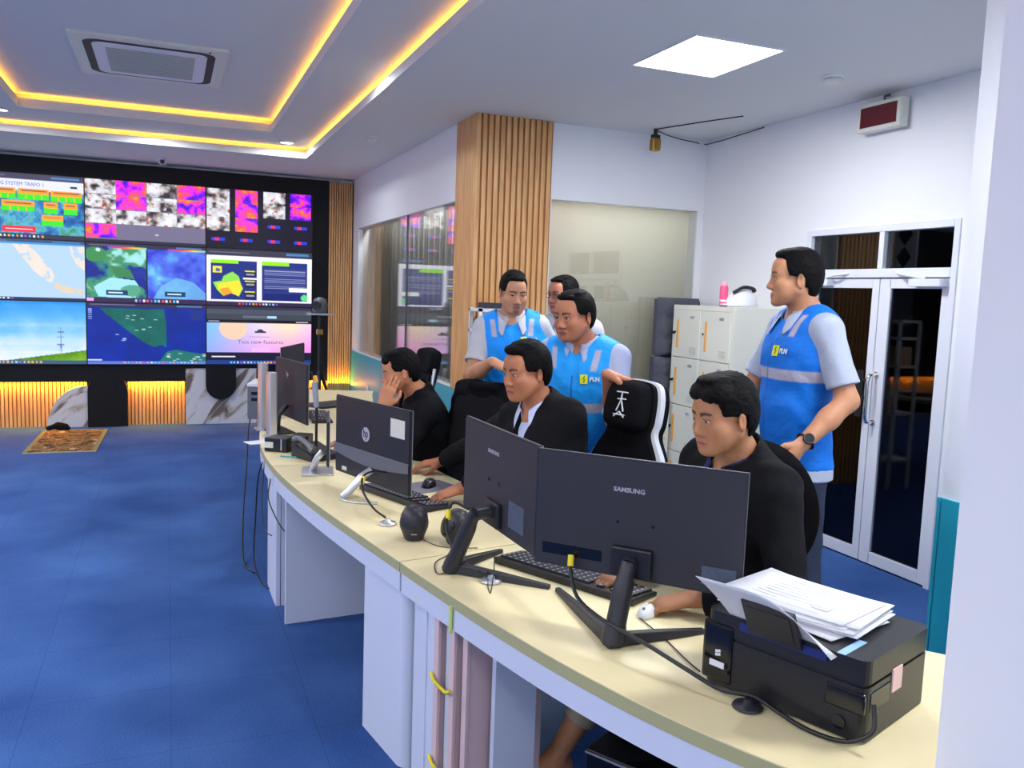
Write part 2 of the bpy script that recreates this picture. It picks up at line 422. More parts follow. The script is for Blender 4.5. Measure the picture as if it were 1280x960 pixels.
# the two blinds close these spaces
area('blind_fill_light', (3.3, YB+.33, 2.8), (1.2, .25), 48.0, COOL)  # added unseen lamp, brightens the beige blind from behind
area('blind_fill_light', (XS+.35, 8.2, 2.8), (.2, 3.6), 110.0, COOL)  # another added lamp, shines through the vertical blind
area('corridor_fill_light', (4.7, 3.9, 2.85), (.4, .4), 3.0, COOL)  # dim lamp added to make the diamonds over the door visible
wall('wall_behind', [(2.21, XD+.1, YB+.5, YB+.55, 0, ZC), (XS+.5, XS+.55, YB+.55, YW+.2, 0, ZC)], 'wall')

# double door with fixed lights above
def door():
    x0, x1 = XD-.01, XD+.06
    b = MB()
    t = .05
    b.box(x0, x1, DY0, DY0+.04, 0, DZ); b.box(x0, x1, DY1-.05, DY1, 0, DZ); b.box(x0, x1, DY0+.04, DY1-.05, DZ-.045, DZ)
    b.box(x0, x1, DY0+.04, DY1-.05, 1.80, 1.855); b.box(x0, x1, 3.985, 4.025, 1.855, DZ-.045)
    fr = struct(b.build('trim_7', M['alu'], bevel=.004))
    b = MB(); b.box(XD+.02, XD+.026, DY0+.04, DY1-.05, 1.855, DZ-.045); struct(b.build('window_3', glass_mat('transom_glass', (.55, .57, .6, 1), 1.0, base=0.0, fs=.35)))
    for nm, ya, yb, hy, hm, hn in (('door_1', DY0+.043, 4.002, 3.972, 'chrome', 1), ('door_2', 4.008, DY1-.053, 4.06, 'blackp', 0)):
        root = struct(thing(nm, None, None, (XD, (ya+yb)/2, 0)))
        h = (yb-ya)/2; b = MB()
        b.box(.005, .045, -h, -h+.055, .01, 1.795); b.box(.005, .045, h-.085 if nm == 'door_1' else h-.075, h, .01, 1.795)
        if nm == 'door_2': pass
        b.box(.005, .045, -h+.055, h-.075, .01, .085); b.box(.005, .045, -h+.055, h-.075, 1.735, 1.795)
        b.build('door_frame', M['alu'], root, bevel=.003)
        b = MB(); b.box(.02, .027, -h+.05, h-.07, .08, 1.74); b.build('door_glass', M['dglass'], root)
        b = MB(); yy = hy-(ya+yb)/2
        if hn:
            b.tube([(0, yy, .90), (-.05, yy, .905), (-.065, yy, .95), (-.065, yy, 1.05), (-.065, yy, 1.15), (-.05, yy, 1.195), (0, yy, 1.20)], .011, 10, sub=4)
            b.cyl((.006, yy, .90), (-.004, yy, .90), .02); b.cyl((.006, yy, 1.2), (-.004, yy, 1.2), .02)
        else:
            b.box(-.05, -.03, yy-.018, yy+.018, .93, 1.22); b.box(-.03, .006, yy-.01, yy+.01, 1.03, 1.06); b.box(-.03, .006, yy-.01, yy+.01, 1.15, 1.17)
            b.cyl((-.05, yy+.02, 1.045), (-.05, yy+.06, 1.045), .007)
        b.build('door_handle', M[hm], root, bevel=0 if hn else .003)
        b = MB(); yc = 3.62 if hn else 4.5; yy = yc-(ya+yb)/2; sg = 1 if hn else -1
        b.box(-.06, .004, yy-.11, yy+.11, 1.745, 1.79)
        b.tube([(-.03, yy+.02*sg, 1.795), (-.05, yy+.17*sg, 1.815), (-.0, yy+.26*sg, 1.83)], .009, 6)
        b.build('door_closer', M['alu'], root, bevel=.004)
door()
# patterned screen and black diamonds in the corridor seen over the door
b = MB()
b.box(4.70, 4.72, 4.33, 4.52, 1.5, 2.9, 0)
for zz in (1.81, 1.965, 2.12, 2.275):
    d = .062; b.add([(4.694, 4.425-d, zz), (4.694, 4.425, zz-d*1.15), (4.694, 4.425+d, zz), (4.694, 4.425, zz+d*1.15), (4.70, 4.425-d, zz), (4.70, 4.425, zz-d*1.15), (4.70, 4.425+d, zz), (4.70, 4.425, zz+d*1.15)],
        [(0, 1, 2, 3), (7, 6, 5, 4), (0, 4, 5, 1), (1, 5, 6, 2), (2, 6, 7, 3), (3, 7, 4, 0)], 1)
M['lgrey'] = mat('light_grey', rgb(190, 190, 190), 0.6)
struct(b.build('trim_8', [M['lgrey'], M['black']]))
# ------------------------------------------------------------------ video wall
b = MB()
b.box(-5, 1.785, YW+.012, YW+.06, 0.50, 2.875); b.box(-5, 1.785, YW+.06, YW+.12, 0.50, 2.875)
struct(b.build('trim_9', M['black']))
b = MB()          # slats of the plinth under the screens
for (xa, xb) in ((-4.9, -.82), (-.42, .185), (.96, 1.785)):
    b.box(xa, xb, YW+.095, YW+.118, 0, .50, 1)
    n = int(round((xb-xa)/.038)); pw = (xb-xa)/n
    for i in range(n): b.box(xa+i*pw, xa+i*pw+pw*.70, YW+.07, YW+.096, 0, .50, 0)
struct(b.build('trim_10', [M['wood'], M['woodgap']]))
b = MB()          # marble rectangle and quarter disc
b.box(.185, .96, YW+.0, YW+.07, 0, .645)
pts = [(-.82, 0)]+[(-.82-.40*math.sin(math.radians(a)), .455*math.cos(math.radians(a))) for a in range(0, 91, 6)]
Mx = Matrix(((1, 0, 0, 0), (0, 0, 1, 0), (0, 1, 0, 0), (0, 0, 0, 1)))
b.prism(list(reversed(pts)), YW-.0, YW+.07, M=Mx)
struct(b.build('trim_11', M['marble']))
def arch(cx, r, z0, zt, flip=False):
    zc = zt-r if not flip else zt+r
    p = [(cx-r, z0), (cx+r, z0)] if not flip else [(cx+r, z0), (cx-r, z0)]
    for k in range(0, 17):
        a = PI*k/16
        p.append((cx+r*math.cos(a), zc+r*math.sin(a)) if not flip else (cx-r*math.cos(a), zc-r*math.sin(a)))
    return list(reversed(p))
b = MB()
b.prism(arch(-.62, .20, 0.0, .592), YW-.04, YW+.07, M=Mx)
b.prism(arch(.565, .165, .70, .29, True), YW-.045, YW+.0, M=Mx)
struct(b.build('trim_12', M['black'], bevel=.006))
# warm strips hidden under the black panel and behind the marble
area('plinth_light', (-2.9, YW+.035, .494), (4.1, .02), 50, WARM)
area('plinth_light', (-.118, YW+.035, .494), (.58, .02), 9, WARM)
area('plinth_light', (1.37, YW+.035, .494), (.8, .02), 10, WARM)
area('plinth_light', (1.93, YW-.04, .45), (.28, .03), 3.0, WARM, (PI*1.04, 0, 0))

SX = [-2.03, -.815, .405, 1.588]; SZ = [2.693, 2.018, 1.372, .693]
rs = np.random.RandomState(7)
def canvas(w, h, c): a = np.zeros((h, w, 3)); a[:] = np.array(c)/255.0; return a
def R(a, x0, y0, x1, y1, c, al=1.0):
    h, w = a.shape[:2]; X0, X1 = int(round(x0*w)), max(int(round(x0*w))+1, int(round(x1*w))); Y0, Y1 = int(round(y0*h)), max(int(round(y0*h))+1, int(round(y1*h)))
    a[max(0, Y0):Y1, max(0, X0):X1] = a[max(0, Y0):Y1, max(0, X0):X1]*(1-al)+np.array(c)/255.0*al
def grid(a):
    h, w = a.shape[:2]; return np.meshgrid((np.arange(w)+.5)/w, (np.arange(h)+.5)/h)
def Ell(a, cx, cy, rx, ry, c, al=1.0):
    X, Y = grid(a); m = ((X-cx)/rx)**2+((Y-cy)/ry)**2 < 1; a[m] = a[m]*(1-al)+np.array(c)/255.0*al
def Poly(a, pts, c, al=1.0):
    X, Y = grid(a); m = np.zeros(X.shape, bool); n = len(pts)
    for i in range(n):
        x0, y0 = pts[i]; x1, y1 = pts[(i+1) % n]
        if y0 == y1: continue
        m ^= ((Y >= min(y0, y1)) & (Y < max(y0, y1)) & (X < (x1-x0)*(Y-y0)/(y1-y0)+x0))
    a[m] = a[m]*(1-al)+np.array(c)/255.0*al
def fnoise(h, w, s, seed=0):
    r = np.random.RandomState(seed); out = np.zeros((h, w)); amp = 1; tot = 0
    for o in range(4):
        gy, gx = max(2, int(s*2**o)), max(2, int(s*2**o*w/h)); g = r.rand(gy+1, gx+1)
        y = np.linspace(0, gy-.001, h); x = np.linspace(0, gx-.001, w); yi = y.astype(int); xi = x.astype(int); fy = (y-yi)[:, None]; fx = (x-xi)[None]
        fy = fy*fy*(3-2*fy); fx = fx*fx*(3-2*fx)
        v = g[yi][:, xi]*(1-fy)*(1-fx)+g[yi+1][:, xi]*fy*(1-fx)+g[yi][:, xi+1]*(1-fy)*fx+g[yi+1][:, xi+1]*fy*fx
        out += v*amp; tot += amp; amp *= .55
    return out/tot
def ramp(v, stops):
    xs = [s[0] for s in stops]; return np.stack([np.interp(v, xs, [s[1][k]/255 for s in stops]) for k in range(3)], -1)
def sub(a, x0, y0, x1, y1):
    h, w = a.shape[:2]; return a[int(y0*h):int(y1*h), int(x0*w):int(x1*w)]
def thermal(s, seed, hot=.5):
    h, w = s.shape[:2]; v = fnoise(h, w, 1.6, seed)
    v = (v-v.min())/(v.max()-v.min()+1e-6); v = np.clip(v+hot-.5, 0, 1)
    s[:] = ramp(v, [(0, (40, 10, 190)), (.3, (130, 20, 240)), (.45, (235, 40, 235)), (.62, (250, 60, 190)), (.8, (255, 90, 70)), (1, (255, 160, 40))])
def photo(s, seed):
    h, w = s.shape[:2]; v = fnoise(h, w, 2, seed); v = (v-v.min())/(v.max()-v.min()+1e-6)
    s[:] = ramp(v, [(0, (20, 18, 24)), (.22, (90, 84, 92)), (.38, (178, 164, 156)), (.5, (205, 205, 215)), (1, (250, 250, 255))])
    m = fnoise(h, w, 2.5, seed+50) > .72; s[m] = np.array((190, 80, 40))/255
def taskbar(a, y0, c=(40, 30, 60), n=12, x0=.3, seed=1, cols=None):
    R(a, 0, y0, 1, 1, c); r = np.random.RandomState(seed); h = 1-y0
    for k in range(n):
        cc = [(240, 240, 250), (90, 200, 250), (250, 170, 60), (240, 90, 90), (170, 200, 255), (150, 90, 230)][r.randint(6)]
        x = x0+k*.032; R(a, x, y0+h*.25, x+.016, y0+h*.8, cc)
def topbar(a, h, c=(52, 46, 78)):
    R(a, 0, 0, 1, h, c); R(a, .03, h*.4, .4, h*.55, (120, 120, 150)); R(a, .75, h*.3, .97, h*.65, (70, 130, 190))
NW, NH = 168, 94
scr = {}
# row 1
a = canvas(NW, NH, (225, 228, 250)); topbar(a, .10, (70, 66, 92))
v = fnoise(NH, NW, 7, 3); bgc = ramp(v, [(0.2, (20, 50, 130)), (.45, (40, 120, 180)), (.6, (90, 180, 210)), (.8, (60, 140, 90))]); a[int(.27*NH):] = bgc[int(.27*NH):]
R(a, .90, .16, .95, .19, (30, 30, 40))
def tagbox(x0, y0, x1, y1, n=4):
    ym = (y0+y1)/2; R(a, x0, y0, x1, ym, (255, 160, 50)); R(a, x0, ym, x1, y1, (60, 230, 30)); R(a, x0+.02, y0+.03, x1-.02, y0+.045, (140, 90, 60))
    for k in range(1, n): x = x0+(x1-x0)*k/n; R(a, x-.002, ym+.01, x+.004, y1-.01, (255, 170, 60))
tagbox(.02, .23, .22, .40); tagbox(.25, .23, .477, .40); tagbox(.495, .23, .734, .40); tagbox(.746, .24, .99, .42)
tagbox(.372, .43, .618, .59); tagbox(.691, .43, .80, .61, 1); tagbox(.844, .43, .955, .61, 1); tagbox(.673, .63, .838, .80, 1); tagbox(.08, .43, .34, .59)
R(a, .372, .82, .624, .91, (240, 40, 70)); R(a, .39, .86, .60, .875, (255, 230, 230))
taskbar(a, .94, (50, 50, 70), 14, .25, 4); scr[0, 0] = a
a = canvas(NW, NH, (116, 110, 140))
cells = [[('p', 1), ('t', 2), ('p', 3), ('t', 4)], [('p', 5), ('t', 6), ('p', 7), ('t', 8)], [('p', 9), ('p', 10), ('p', 11), ('p', 12)], [('t', 13)]]
for i, row in enumerate(cells):
    for j, (k, sd) in enumerate(row):
        s = sub(a, j*.255, i*.235+.01, min(1, j*.255+.25), i*.235+.235)
        (thermal if k == 't' else photo)(s, sd)
R(a, 0, .96, 1, 1, (40, 40, 60)); R(a, .57, .84, .6, .86, (200, 200, 220)); scr[0, 1] = a
a = canvas(NW, NH, (14, 10, 34))
for (x0, x1, y1, ks) in ((.01, .22, .72, 'ppp'), (.27, .48, .72, 'ttt'), (.53, .74, .46, 'pp'), (.79, .99, .46, 'tt')):
    n = len(ks)
    for i, k in enumerate(ks):
        s = sub(a, x0, .02+(y1-.02)*i/n, x1, .02+(y1-.02)*(i+1)/n); (thermal if k == 't' else photo)(s, int(x0*100)+i)
for (x, y) in ((.11, .86), (.37, .86), (.63, .86), (.89, .86), (.63, .60), (.89, .60)):
    R(a, x-.06, y-.025, x+.06, y+.025, (40, 60, 220)); R(a, x-.03, y-.025, x+.01, y+.025, (225, 40, 110))
scr[0, 2] = a
# row 2
a = canvas(NW, NH, (178, 208, 248)); topbar(a, .07, (60, 80, 120)); R(a, 0, .05, 1, .09, (60, 150, 225))
v = fnoise(NH, NW, 8, 11); X, Y = grid(a)
def land(pts, c=(236, 224, 214)):
    t = a.copy(); Poly(t, pts, c); m = (np.abs(t-a).sum(-1) > 0) & (v > .36); a[m] = t[m]*.95+.05*v[m][:, None]
land([(.44, .09), (.57, .09), (.66, .30), (.73, .45), (.76, .60), (.74, .72), (.66, .62), (.60, .52), (.51, .28)])
land([(.88, .09), (1.0, .09), (1.0, .48), (.94, .40), (.90, .25)]); land([(.76, .70), (.86, .76), (.99, .82), (.99, .90), (.82, .86), (.745, .76)], (226, 208, 180)); land([(.10, .2), (.24, .14), (.30, .4), (.16, .5)])
taskbar(a, .96, (40, 50, 80), 8, .2, 3); scr[1, 0] = a
a = canvas(NW, NH, (30, 70, 160)); s = sub(a, 0, .06, .5, .93)
v = fnoise(s.shape[0], s.shape[1], 2.2, 21); s[:] = ramp(v, [(.3, (20, 40, 140)), (.40, (60, 150, 120)), (.46, (70, 140, 90)), (.52, (150, 220, 220)), (.7, (190, 232, 240))])
Ell(a, .08, .2, .09, .13, (60, 140, 80)); Ell(a, .10, .12, .02, .03, (200, 240, 240)); Poly(a, [(.2, .38), (.36, .44), (.4, .6), (.24, .56)], (60, 130, 80)); Poly(a, [(.06, .75), (.2, .58), (.4, .62), (.45, .78), (.4, .92), (.1, .92)], (160, 224, 240))
Ell(a, .44, .48, .06, .1, (30, 50, 150)); Ell(a, .38, .8, .1, .1, (70, 150, 110), .8)
s = sub(a, .5, .06, 1, .93); v = fnoise(s.shape[0], s.shape[1], 2.5, 22); s[:] = ramp(v, [(.3, (50, 60, 200)), (.5, (80, 110, 230)), (.62, (90, 160, 230)), (.75, (130, 210, 230))])
Poly(a, [(.55, .93), (.62, .7), (.75, .55), (.9, .62), (1, .8), (1, .93)], (120, 200, 232), .7)
R(a, .495, .06, .503, .93, (20, 20, 40)); topbar(a, .07)
s = sub(a, .18, .06, .5, .09); s[:] = ramp(np.tile(np.linspace(0, 1, s.shape[1]), (s.shape[0], 1)), [(0, (150, 60, 220)), (.4, (240, 80, 60)), (.7, (250, 200, 60)), (1, (120, 200, 200))])
s = sub(a, .68, .06, 1, .09); s[:] = ramp(np.tile(np.linspace(0, 1, s.shape[1]), (s.shape[0], 1)), [(0, (150, 60, 220)), (.4, (240, 80, 60)), (.7, (250, 200, 60)), (1, (120, 200, 200))])
for x in (.16, .65): R(a, x, .80, x+.18, .88, (20, 60, 110)); R(a, x+.02, .83, x+.14, .85, (220, 240, 250))
taskbar(a, .93, (52, 36, 80), 12, .4, 9); R(a, 0, .94, .06, .99, (240, 160, 240)); scr[1, 1] = a
a = canvas(NW, NH, (238, 238, 255)); topbar(a, .12, (56, 54, 72))
R(a, .04, .20, .47, .90, (28, 44, 130)); R(a, .52, .20, .96, .90, (34, 50, 130))
R(a, .04, .19, .30, .26, (150, 235, 20)); R(a, .52, .19, .78, .27, (150, 235, 20)); R(a, .06, .31, .14, .43, (240, 226, 60)); Poly(a, [(.09, .34), (.13, .36), (.12, .41), (.085, .4)], (70, 90, 160))
Poly(a, [(.06, .60), (.14, .57), (.16, .48), (.24, .40), (.30, .48), (.32, .62), (.34, .70), (.30, .84), (.22, .78), (.16, .84), (.10, .74)], (140, 220, 80))
Poly(a, [(.10, .62), (.30, .55), (.33, .68), (.30, .84), (.22, .78), (.16, .84), (.11, .72)], (240, 224, 50)); Poly(a, [(.12, .72), (.2, .68), (.24, .78), (.16, .84)], (250, 160, 40))
for y in (.36, .54, .74): R(a, .355, y, .46, y+.14, (24, 28, 60)); R(a, .36, y+.01, .455, y+.03, (236, 226, 60)); R(a, .37, y+.07, .445, y+.10, (150, 156, 190))
R(a, .34, .5, .47, .53, (238, 238, 255))
for k in range(11): R(a, .54, .32+k*.035, .94, .333+k*.035, (150, 156, 200) if k % 4 else (70, 80, 140))
R(a, .53, .70, .75, .715, (20, 24, 60)); R(a, .78, .66, .97, .73, (250, 250, 255)); R(a, .53, .78, .96, .90, (16, 30, 110)); Ell(a, .93, .84, .035, .06, (90, 220, 130))
taskbar(a, .94, (46, 36, 70), 12, .30, 12); scr[1, 2] = a
# row 3
a = canvas(NW, NH, (120, 190, 240)); X, Y = grid(a); v = fnoise(NH, NW, 3, 31)
vv = np.repeat(fnoise(NH, 8, 8, 33)[:, :1], NW, 1)*.3+fnoise(NH, NW, 4, 34)*.25
a[:] = ramp(np.clip(Y*.9+vv-.2, 0, 1), [(0, (40, 140, 225)), (.3, (90, 175, 240)), (.55, (165, 210, 245)), (.8, (215, 228, 250)), (1, (225, 235, 250))])
yl = .95-.17*np.clip((X-.36)/.64, 0, 1); m = Y > yl; a[m] = ramp(v, [(.3, (60, 120, 10)), (.7, (140, 190, 20))])[m]
taskbar(a, .95, (60, 90, 120), 12, .28, 31); T = (96, 110, 170); R(a, .795, .42, .805, .82, T, .8)
for y, w in ((.48, .05), (.56, .06), (.68, .06)): R(a, .80-w/2, y, .80+w/2, y+.018, T, .8)
Poly(a, [(.785, .82), (.80, .6), (.815, .82), (.80, .7)], T, .7); scr[2, 0] = a
a = canvas(NW, NH, (6, 40, 150)); v = fnoise(NH, NW, 5, 41); a[:] *= (.85+.3*v)[..., None]
t = a.copy(); Poly(t, [(.1, .08), (.64, .08), (.66, .3), (.66, .72), (.62, .68), (.56, .72), (.48, .66), (.30, .4), (.17, .2)], (20, 104, 96)); m = np.abs(t-a).sum(-1) > 0; a[m] = t[m]*(.75+.45*v[m])[:, None]
Poly(a, [(.60, .96), (.66, .80), (.74, .76), (.86, .8), (1, .84), (1, .96)], (34, 120, 100), .9)
r = np.random.RandomState(5)
for k in range(26):
    x, y = ((r.uniform(.2, .6), r.uniform(.1, .65)) if k < 12 else (r.uniform(.66, .98), r.uniform(.8, .94))); R(a, x, y, x+.03, y+.012, (210, 230, 240), .8)
for k in range(6): R(a, .01, .1+k*.03, .04, .115+k*.03, (150, 170, 230))
topbar(a, .06); R(a, .87, .1, .97, .26, (30, 50, 130)); taskbar(a, .96, (90, 120, 210), 20, .3, 6); R(a, 0, .93, .12, .95, (200, 215, 240)); scr[2, 1] = a
a = canvas(NW, NH, (220, 190, 240)); X, Y = grid(a)
s = ramp(X, [(0, (120, 190, 250)), (.25, (190, 190, 245)), (.55, (240, 215, 225)), (.8, (250, 226, 190)), (1, (246, 200, 235))]); a[:] = s
q = np.clip((Y-.35)/.45, 0, 1)[..., None]; a[:] = a*(1-q*.75)+ramp(X, [(0, (150, 160, 245)), (.5, (225, 150, 240)), (1, (240, 120, 230))])*q*.75
Ell(a, .25, .38, .13, .2, (252, 206, 160), .8)
R(a, 0, 0, 1, .05, (50, 46, 66)); R(a, 0, .05, 1, .14, (72, 78, 96)); R(a, 0, .14, 1, .23, (60, 66, 78)); R(a, .34, .155, .66, .205, (96, 104, 124)); R(a, .57, .16, .66, .20, (170, 215, 240)); R(a, 0, .23, 1, .29, (14, 14, 22)); R(a, .85, .25, .97, .27, (230, 230, 240)); R(a, .02, .25, .12, .27, (190, 190, 205))
R(a, 0, .80, 1, .94, (20, 20, 46)); R(a, .05, .86, .27, .885, (225, 225, 240)); Ell(a, .505, .42, .03, .025, (30, 60, 80)); R(a, .45, .43, .56, .455, (40, 60, 80)); R(a, .40, .52, .60, .53, (150, 150, 190)); R(a, .42, .72, .6, .79, (236, 180, 246))
taskbar(a, .94, (30, 60, 140), 14, .22, 17); scr[2, 2] = a

M['screen'] = attrmat('screen_content', 0.35, 0, emit=1.18)
M['bezel'] = mat('screen_bezel', rgb(16, 16, 24), 0.4)
M['txt_blue'] = emis('screen_text_blue', rgb(50, 70, 190), .9); M['txt_dark'] = emis('screen_text_grey', rgb(110, 100, 150), .9)
def display_mesh(name, img, w, h, parent, y=0.0, m='screen'):
    H, Wd = img.shape[:2]
    xs = np.linspace(-w/2, w/2, Wd+1); zs = np.linspace(h/2, -h/2, H+1)
    pad = np.pad(img, ((0, 1), (0, 1), (0, 0)), mode='edge')
    XX, ZZ = np.meshgrid(xs, zs); vs = np.stack([XX.ravel(), np.full(XX.size, y), ZZ.ravel()], -1)
    i = np.arange(H*(Wd+1)).reshape(H, Wd+1)[:, :-1].ravel(); fs = np.stack([i, i+Wd+1, i+Wd+2, i+1], -1)
    me = bpy.data.meshes.new(name); me.from_pydata(vs.tolist(), [], fs.tolist()); me.materials.append(M[m])
    lin = np.where(pad <= .04045, pad/12.92, ((pad+.055)/1.055)**2.4); colour_attr(me, lin.reshape(-1, 3)); me.update()
    o = bpy.data.objects.new(name, me); COL.objects.link(o); o.parent = parent; return o
DL = {(0, 0): 'wall screen showing an orange and green status table over blue', (0, 1): 'wall screen filled with a grid of camera stills and purple heat pictures',
      (0, 2): 'wall screen with four narrow columns of stills on black', (1, 0): 'wall screen with a pale map of islands in light blue sea',
      (1, 1): 'wall screen split in two green and blue weather maps', (1, 2): 'wall screen with a report page and a yellow green region map',
      (2, 0): 'wall screen showing a pylon under blue sky over a green field', (2, 1): 'wall screen with a dark blue sea map and green land',
      (2, 2): 'wall screen with a pastel pink page headed Test new features'}
for (i, j), img in scr.items():
    x0, x1, z1, z0 = SX[j], SX[j+1], SZ[i], SZ[i+1]; w = x1-x0; h = z1-z0
    t = thing('display_panel', DL[i, j], 'screen', ((x0+x1)/2, YW, (z0+z1)/2), group='screens of the video wall')
    b = MB(); b.box(-w/2+.001, w/2-.001, -.045, .011, -h/2+.001, h/2-.001); b.build('bezel', M['bezel'], t)
    display_mesh('screen', img, w-.012, h-.012, t, -.0465)
    def words(ws, size, m_, x, z, sx):
        for w_ in ws:
            o = text('headline_word', w_, size, m_, t, (x, -.048, z), (PI/2, 0, 0), sx=sx, bold=0, align='LEFT')
            x += (max(v.co.x for v in o.data.vertices))*sx+size*.3
    if (i, j) == (0, 0): words(['NG', 'SYSTEM', 'TRAFO', '1'], .054, M['txt_blue'], -.205, h/2-.115, .86)
    if (i, j) == (2, 2): words(['Test', 'new', 'features'], .062, M['txt_dark'], -.25, -.075, 1.15)

# ------------------------------------------------------------------ ceiling fittings
PL = ['square light panel glowing in the white ceiling above the standing men', 'square light panel over the printer end of the desk', 'square light panel above the passage behind the near wall',
      'square light panel over the open floor left of the near desk', 'square light panel over the open floor left of the middle desk', 'square light panel at the rear left of the room',
      'square light panel at the rear centre of the room', 'unseen square light panel added at the left of the video wall']
for k, (x, y) in enumerate(PANELS):
    if x > 1.4 and y < 0: x = 2.4
    t = thing('ceiling_light_panel', PL[k], 'ceiling light', (x, y, ZC), group='square ceiling light panels')
    b = MB(); b.box(-.275, -.262, -.315, .315, -.006, 0); b.box(.262, .275, -.315, .315, -.006, 0); b.box(-.262, .262, -.315, -.302, -.006, 0); b.box(-.262, .262, .302, .315, -.006, 0)
    b.build('frame', M['white'], t)
    b = MB(); b.box(-.262, .262, -.302, .302, -.004, 0); b.build('diffuser', M['panel_on'], t)
dl0 = None
DLL = ['round downlight in the corner of the stepped ceiling nearest the video wall', 'round downlight at the left end of the stepped ceiling']
for k, i in enumerate((0, 2)):
    x, y, z = DOWNS[i]; t = thing('downlight', DLL[k], 'ceiling light', (x, y, 3.015), group='downlights in the stepped ceiling')
    b = MB(); b.lathe([(.062, 0), (.085, -.001), (.086, -.008), (.07, -.012), (.062, -.006)], (0, 0, 0), 24, caps=False); b.build('rim', M['white'], t)
    b = MB(); b.lathe([(.001, -.004), (.062, -.005), (.062, -.001), (.001, -.001)], (0, 0, 0), 24); b.build('lens', M['down_on'], t)
# cassette air conditioner
t = thing('ceiling_air_conditioner', 'square white cassette air conditioner in the raised ceiling', 'air conditioner', (-.09, 6.55, ZC+.225))
h = .475
b = MB(); b.prism(rrect(2*h, 1.12, .01), -.018, 0); b.build('fascia', M['cream'], t, bevel=.005)
b = MB()
o_ = rrect(.80, .94, .10, 8); i_ = rrect(.70, .84, .07, 8); n = len(o_)
b.add([(x, y, -.019) for x, y in o_]+[(x, y, -.019) for x, y in i_], [(k, n+k, n+(k+1) % n, (k+1) % n) for k in range(n)]); b.build('air_slot', M['black'], t)
b = MB(); b.prism(rrect(.69, .83, .07, 8), -.026, -.018); b.build('centre_panel', M['white'], t, bevel=.006)
b = MB(); b.box(-.27, .27, -.33, .33, -.029, -.026, 0)
for k in range(16): y = -.32+k*.041; b.box(-.265, .265, y, y+.014, -.033, -.029, 1)
b.build('intake_grille', [mat('grille', rgb(176, 182, 176), .6), mat('grille_rib', rgb(196, 200, 194), .6)], t)
b = MB(); b.cyl((.36, -.50, -.019), (.36, -.50, -.023), .008); b.build('indicator', M['black'], t)
for (x, y, lab) in ((3.50, 3.90, 'white round smoke detector on the ceiling between the light panel and the red display'), (1.631, 7.293, 'small white smoke detector on the ceiling left of the wooden pillar')):
    t = thing('smoke_detector', lab, 'smoke detector', (x, y, ZC))
    b = MB(); b.lathe([(.06, 0), (.062, -.012), (.05, -.02), (.05, -.014)], (0, 0, 0), 24); b.build('base', M['white'], t)
    b = MB(); b.lathe([(.045, -.014), (.05, -.022), (.042, -.046), (.002, -.05)], (0, 0, 0), 24); b.build('sensor_head', M['cream'], t)
t = thing('dome_camera', 'small white security camera on the ceiling above the video wall', 'security camera', (-.04, 9.75, ZC))
b = MB(); b.lathe([(.04, 0), (.045, -.02), (.04, -.05), (.03, -.07), (.01, -.075)], (0, 0, 0), 20); b.build('housing', M['white'], t)
b = MB(); b.cyl((0, -.03, -.045), (0, -.062, -.05), .026, .02); b.build('lens', M['blackg'], t)
t = thing('ceiling_speaker', 'small brass coloured horn hanging from the ceiling by the corner', 'alarm bell', (3.46, 5.72, ZC))
b = MB(); b.cyl((0, 0, 0), (0, 0, -.05), .016); b.box(-.03, .03, -.02, .02, -.07, -.045); b.build('bracket', M['blackp'], t)
b = MB(); b.box(-.036, .036, -.03, .03, -.165, -.07); b.build('body', M['brass'], t, bevel=.01)
b = MB(); b.cyl((0, -.03, -.115), (0, -.04, -.115), .02, .024); b.build('lens', M['brass'], t)
b = MB(); b.tube([(3.46, 5.70, 2.905), (3.60, 5.3, 2.906), (3.72, 5.0, 2.907)], .004, 6, sub=3); b.tube([(3.48, 5.73, 2.9), (3.7, 5.86, 2.895), (3.95, 5.905, 2.885), (4.06, 5.88, 2.88), (4.06, 5.2, 2.9)], .004, 6, sub=3)
tag(b.build('ceiling_cable', M['dgrey']), 'thin dark cable along the ceiling corner beside the brass horn', 'cable')
t = thing('led_display_box', 'cream box with dark red display high above the double door', 'clock display', (XD, 4.03, 2.77))
b = MB(); b.box(-.09, -.02, -.165, .165, -.085, .085); b.build('case', M['cream'], t, bevel=.006)
b = MB(); b.box(-.094, -.089, -.14, .14, -.06, .06); b.build('display', M['redglass'], t)
b = MB(); b.box(-.02, 0, -.03, .03, -.02, .10); b.tube([(-.05, 0, .08), (-.05, 0, .115), (-.01, 0, .13)], .008, 6); b.build('bracket', M['grey'], t)
# ------------------------------------------------------------------ the curved control desk
FR = [(1.16, 1.08), (1.07, 1.235), (1.022, 1.33), (.949, 1.51), (.875, 1.76), (.794, 2.11), (.734, 2.37), (.690, 2.6), (.632, 2.94), (.566, 3.38), (.51, 3.79), (.466, 4.25), (.455, 4.69), (.495, 5.07), (.560, 5.51), (.66, 6.1), (.772, 6.68), (.90, 7.2), (.96, 7.45)]
_c = np.polyfit([p[1] for p in FR], [p[0] for p in FR], 7)
def fx(y): return float(np.polyval(_c, y))
def fn(y):
    s = float(np.polyval(np.polyder(_c), y)); n = Vector((1, -s, 0)).normalized(); return n
def off(y, d): n = fn(y); return (fx(y)+n.x*d, y+n.y*d)
M['desk'] = mat('desk_laminate', rgb(232, 218, 172), 0.42, noise=0.10, nscale=9)
M['deskedge'] = mat('desk_edge_band', rgb(172, 168, 124), 0.5)
M['deskw'] = mat('desk_white_panel', rgb(206, 212, 232), 0.45, noise=.02, nscale=4)
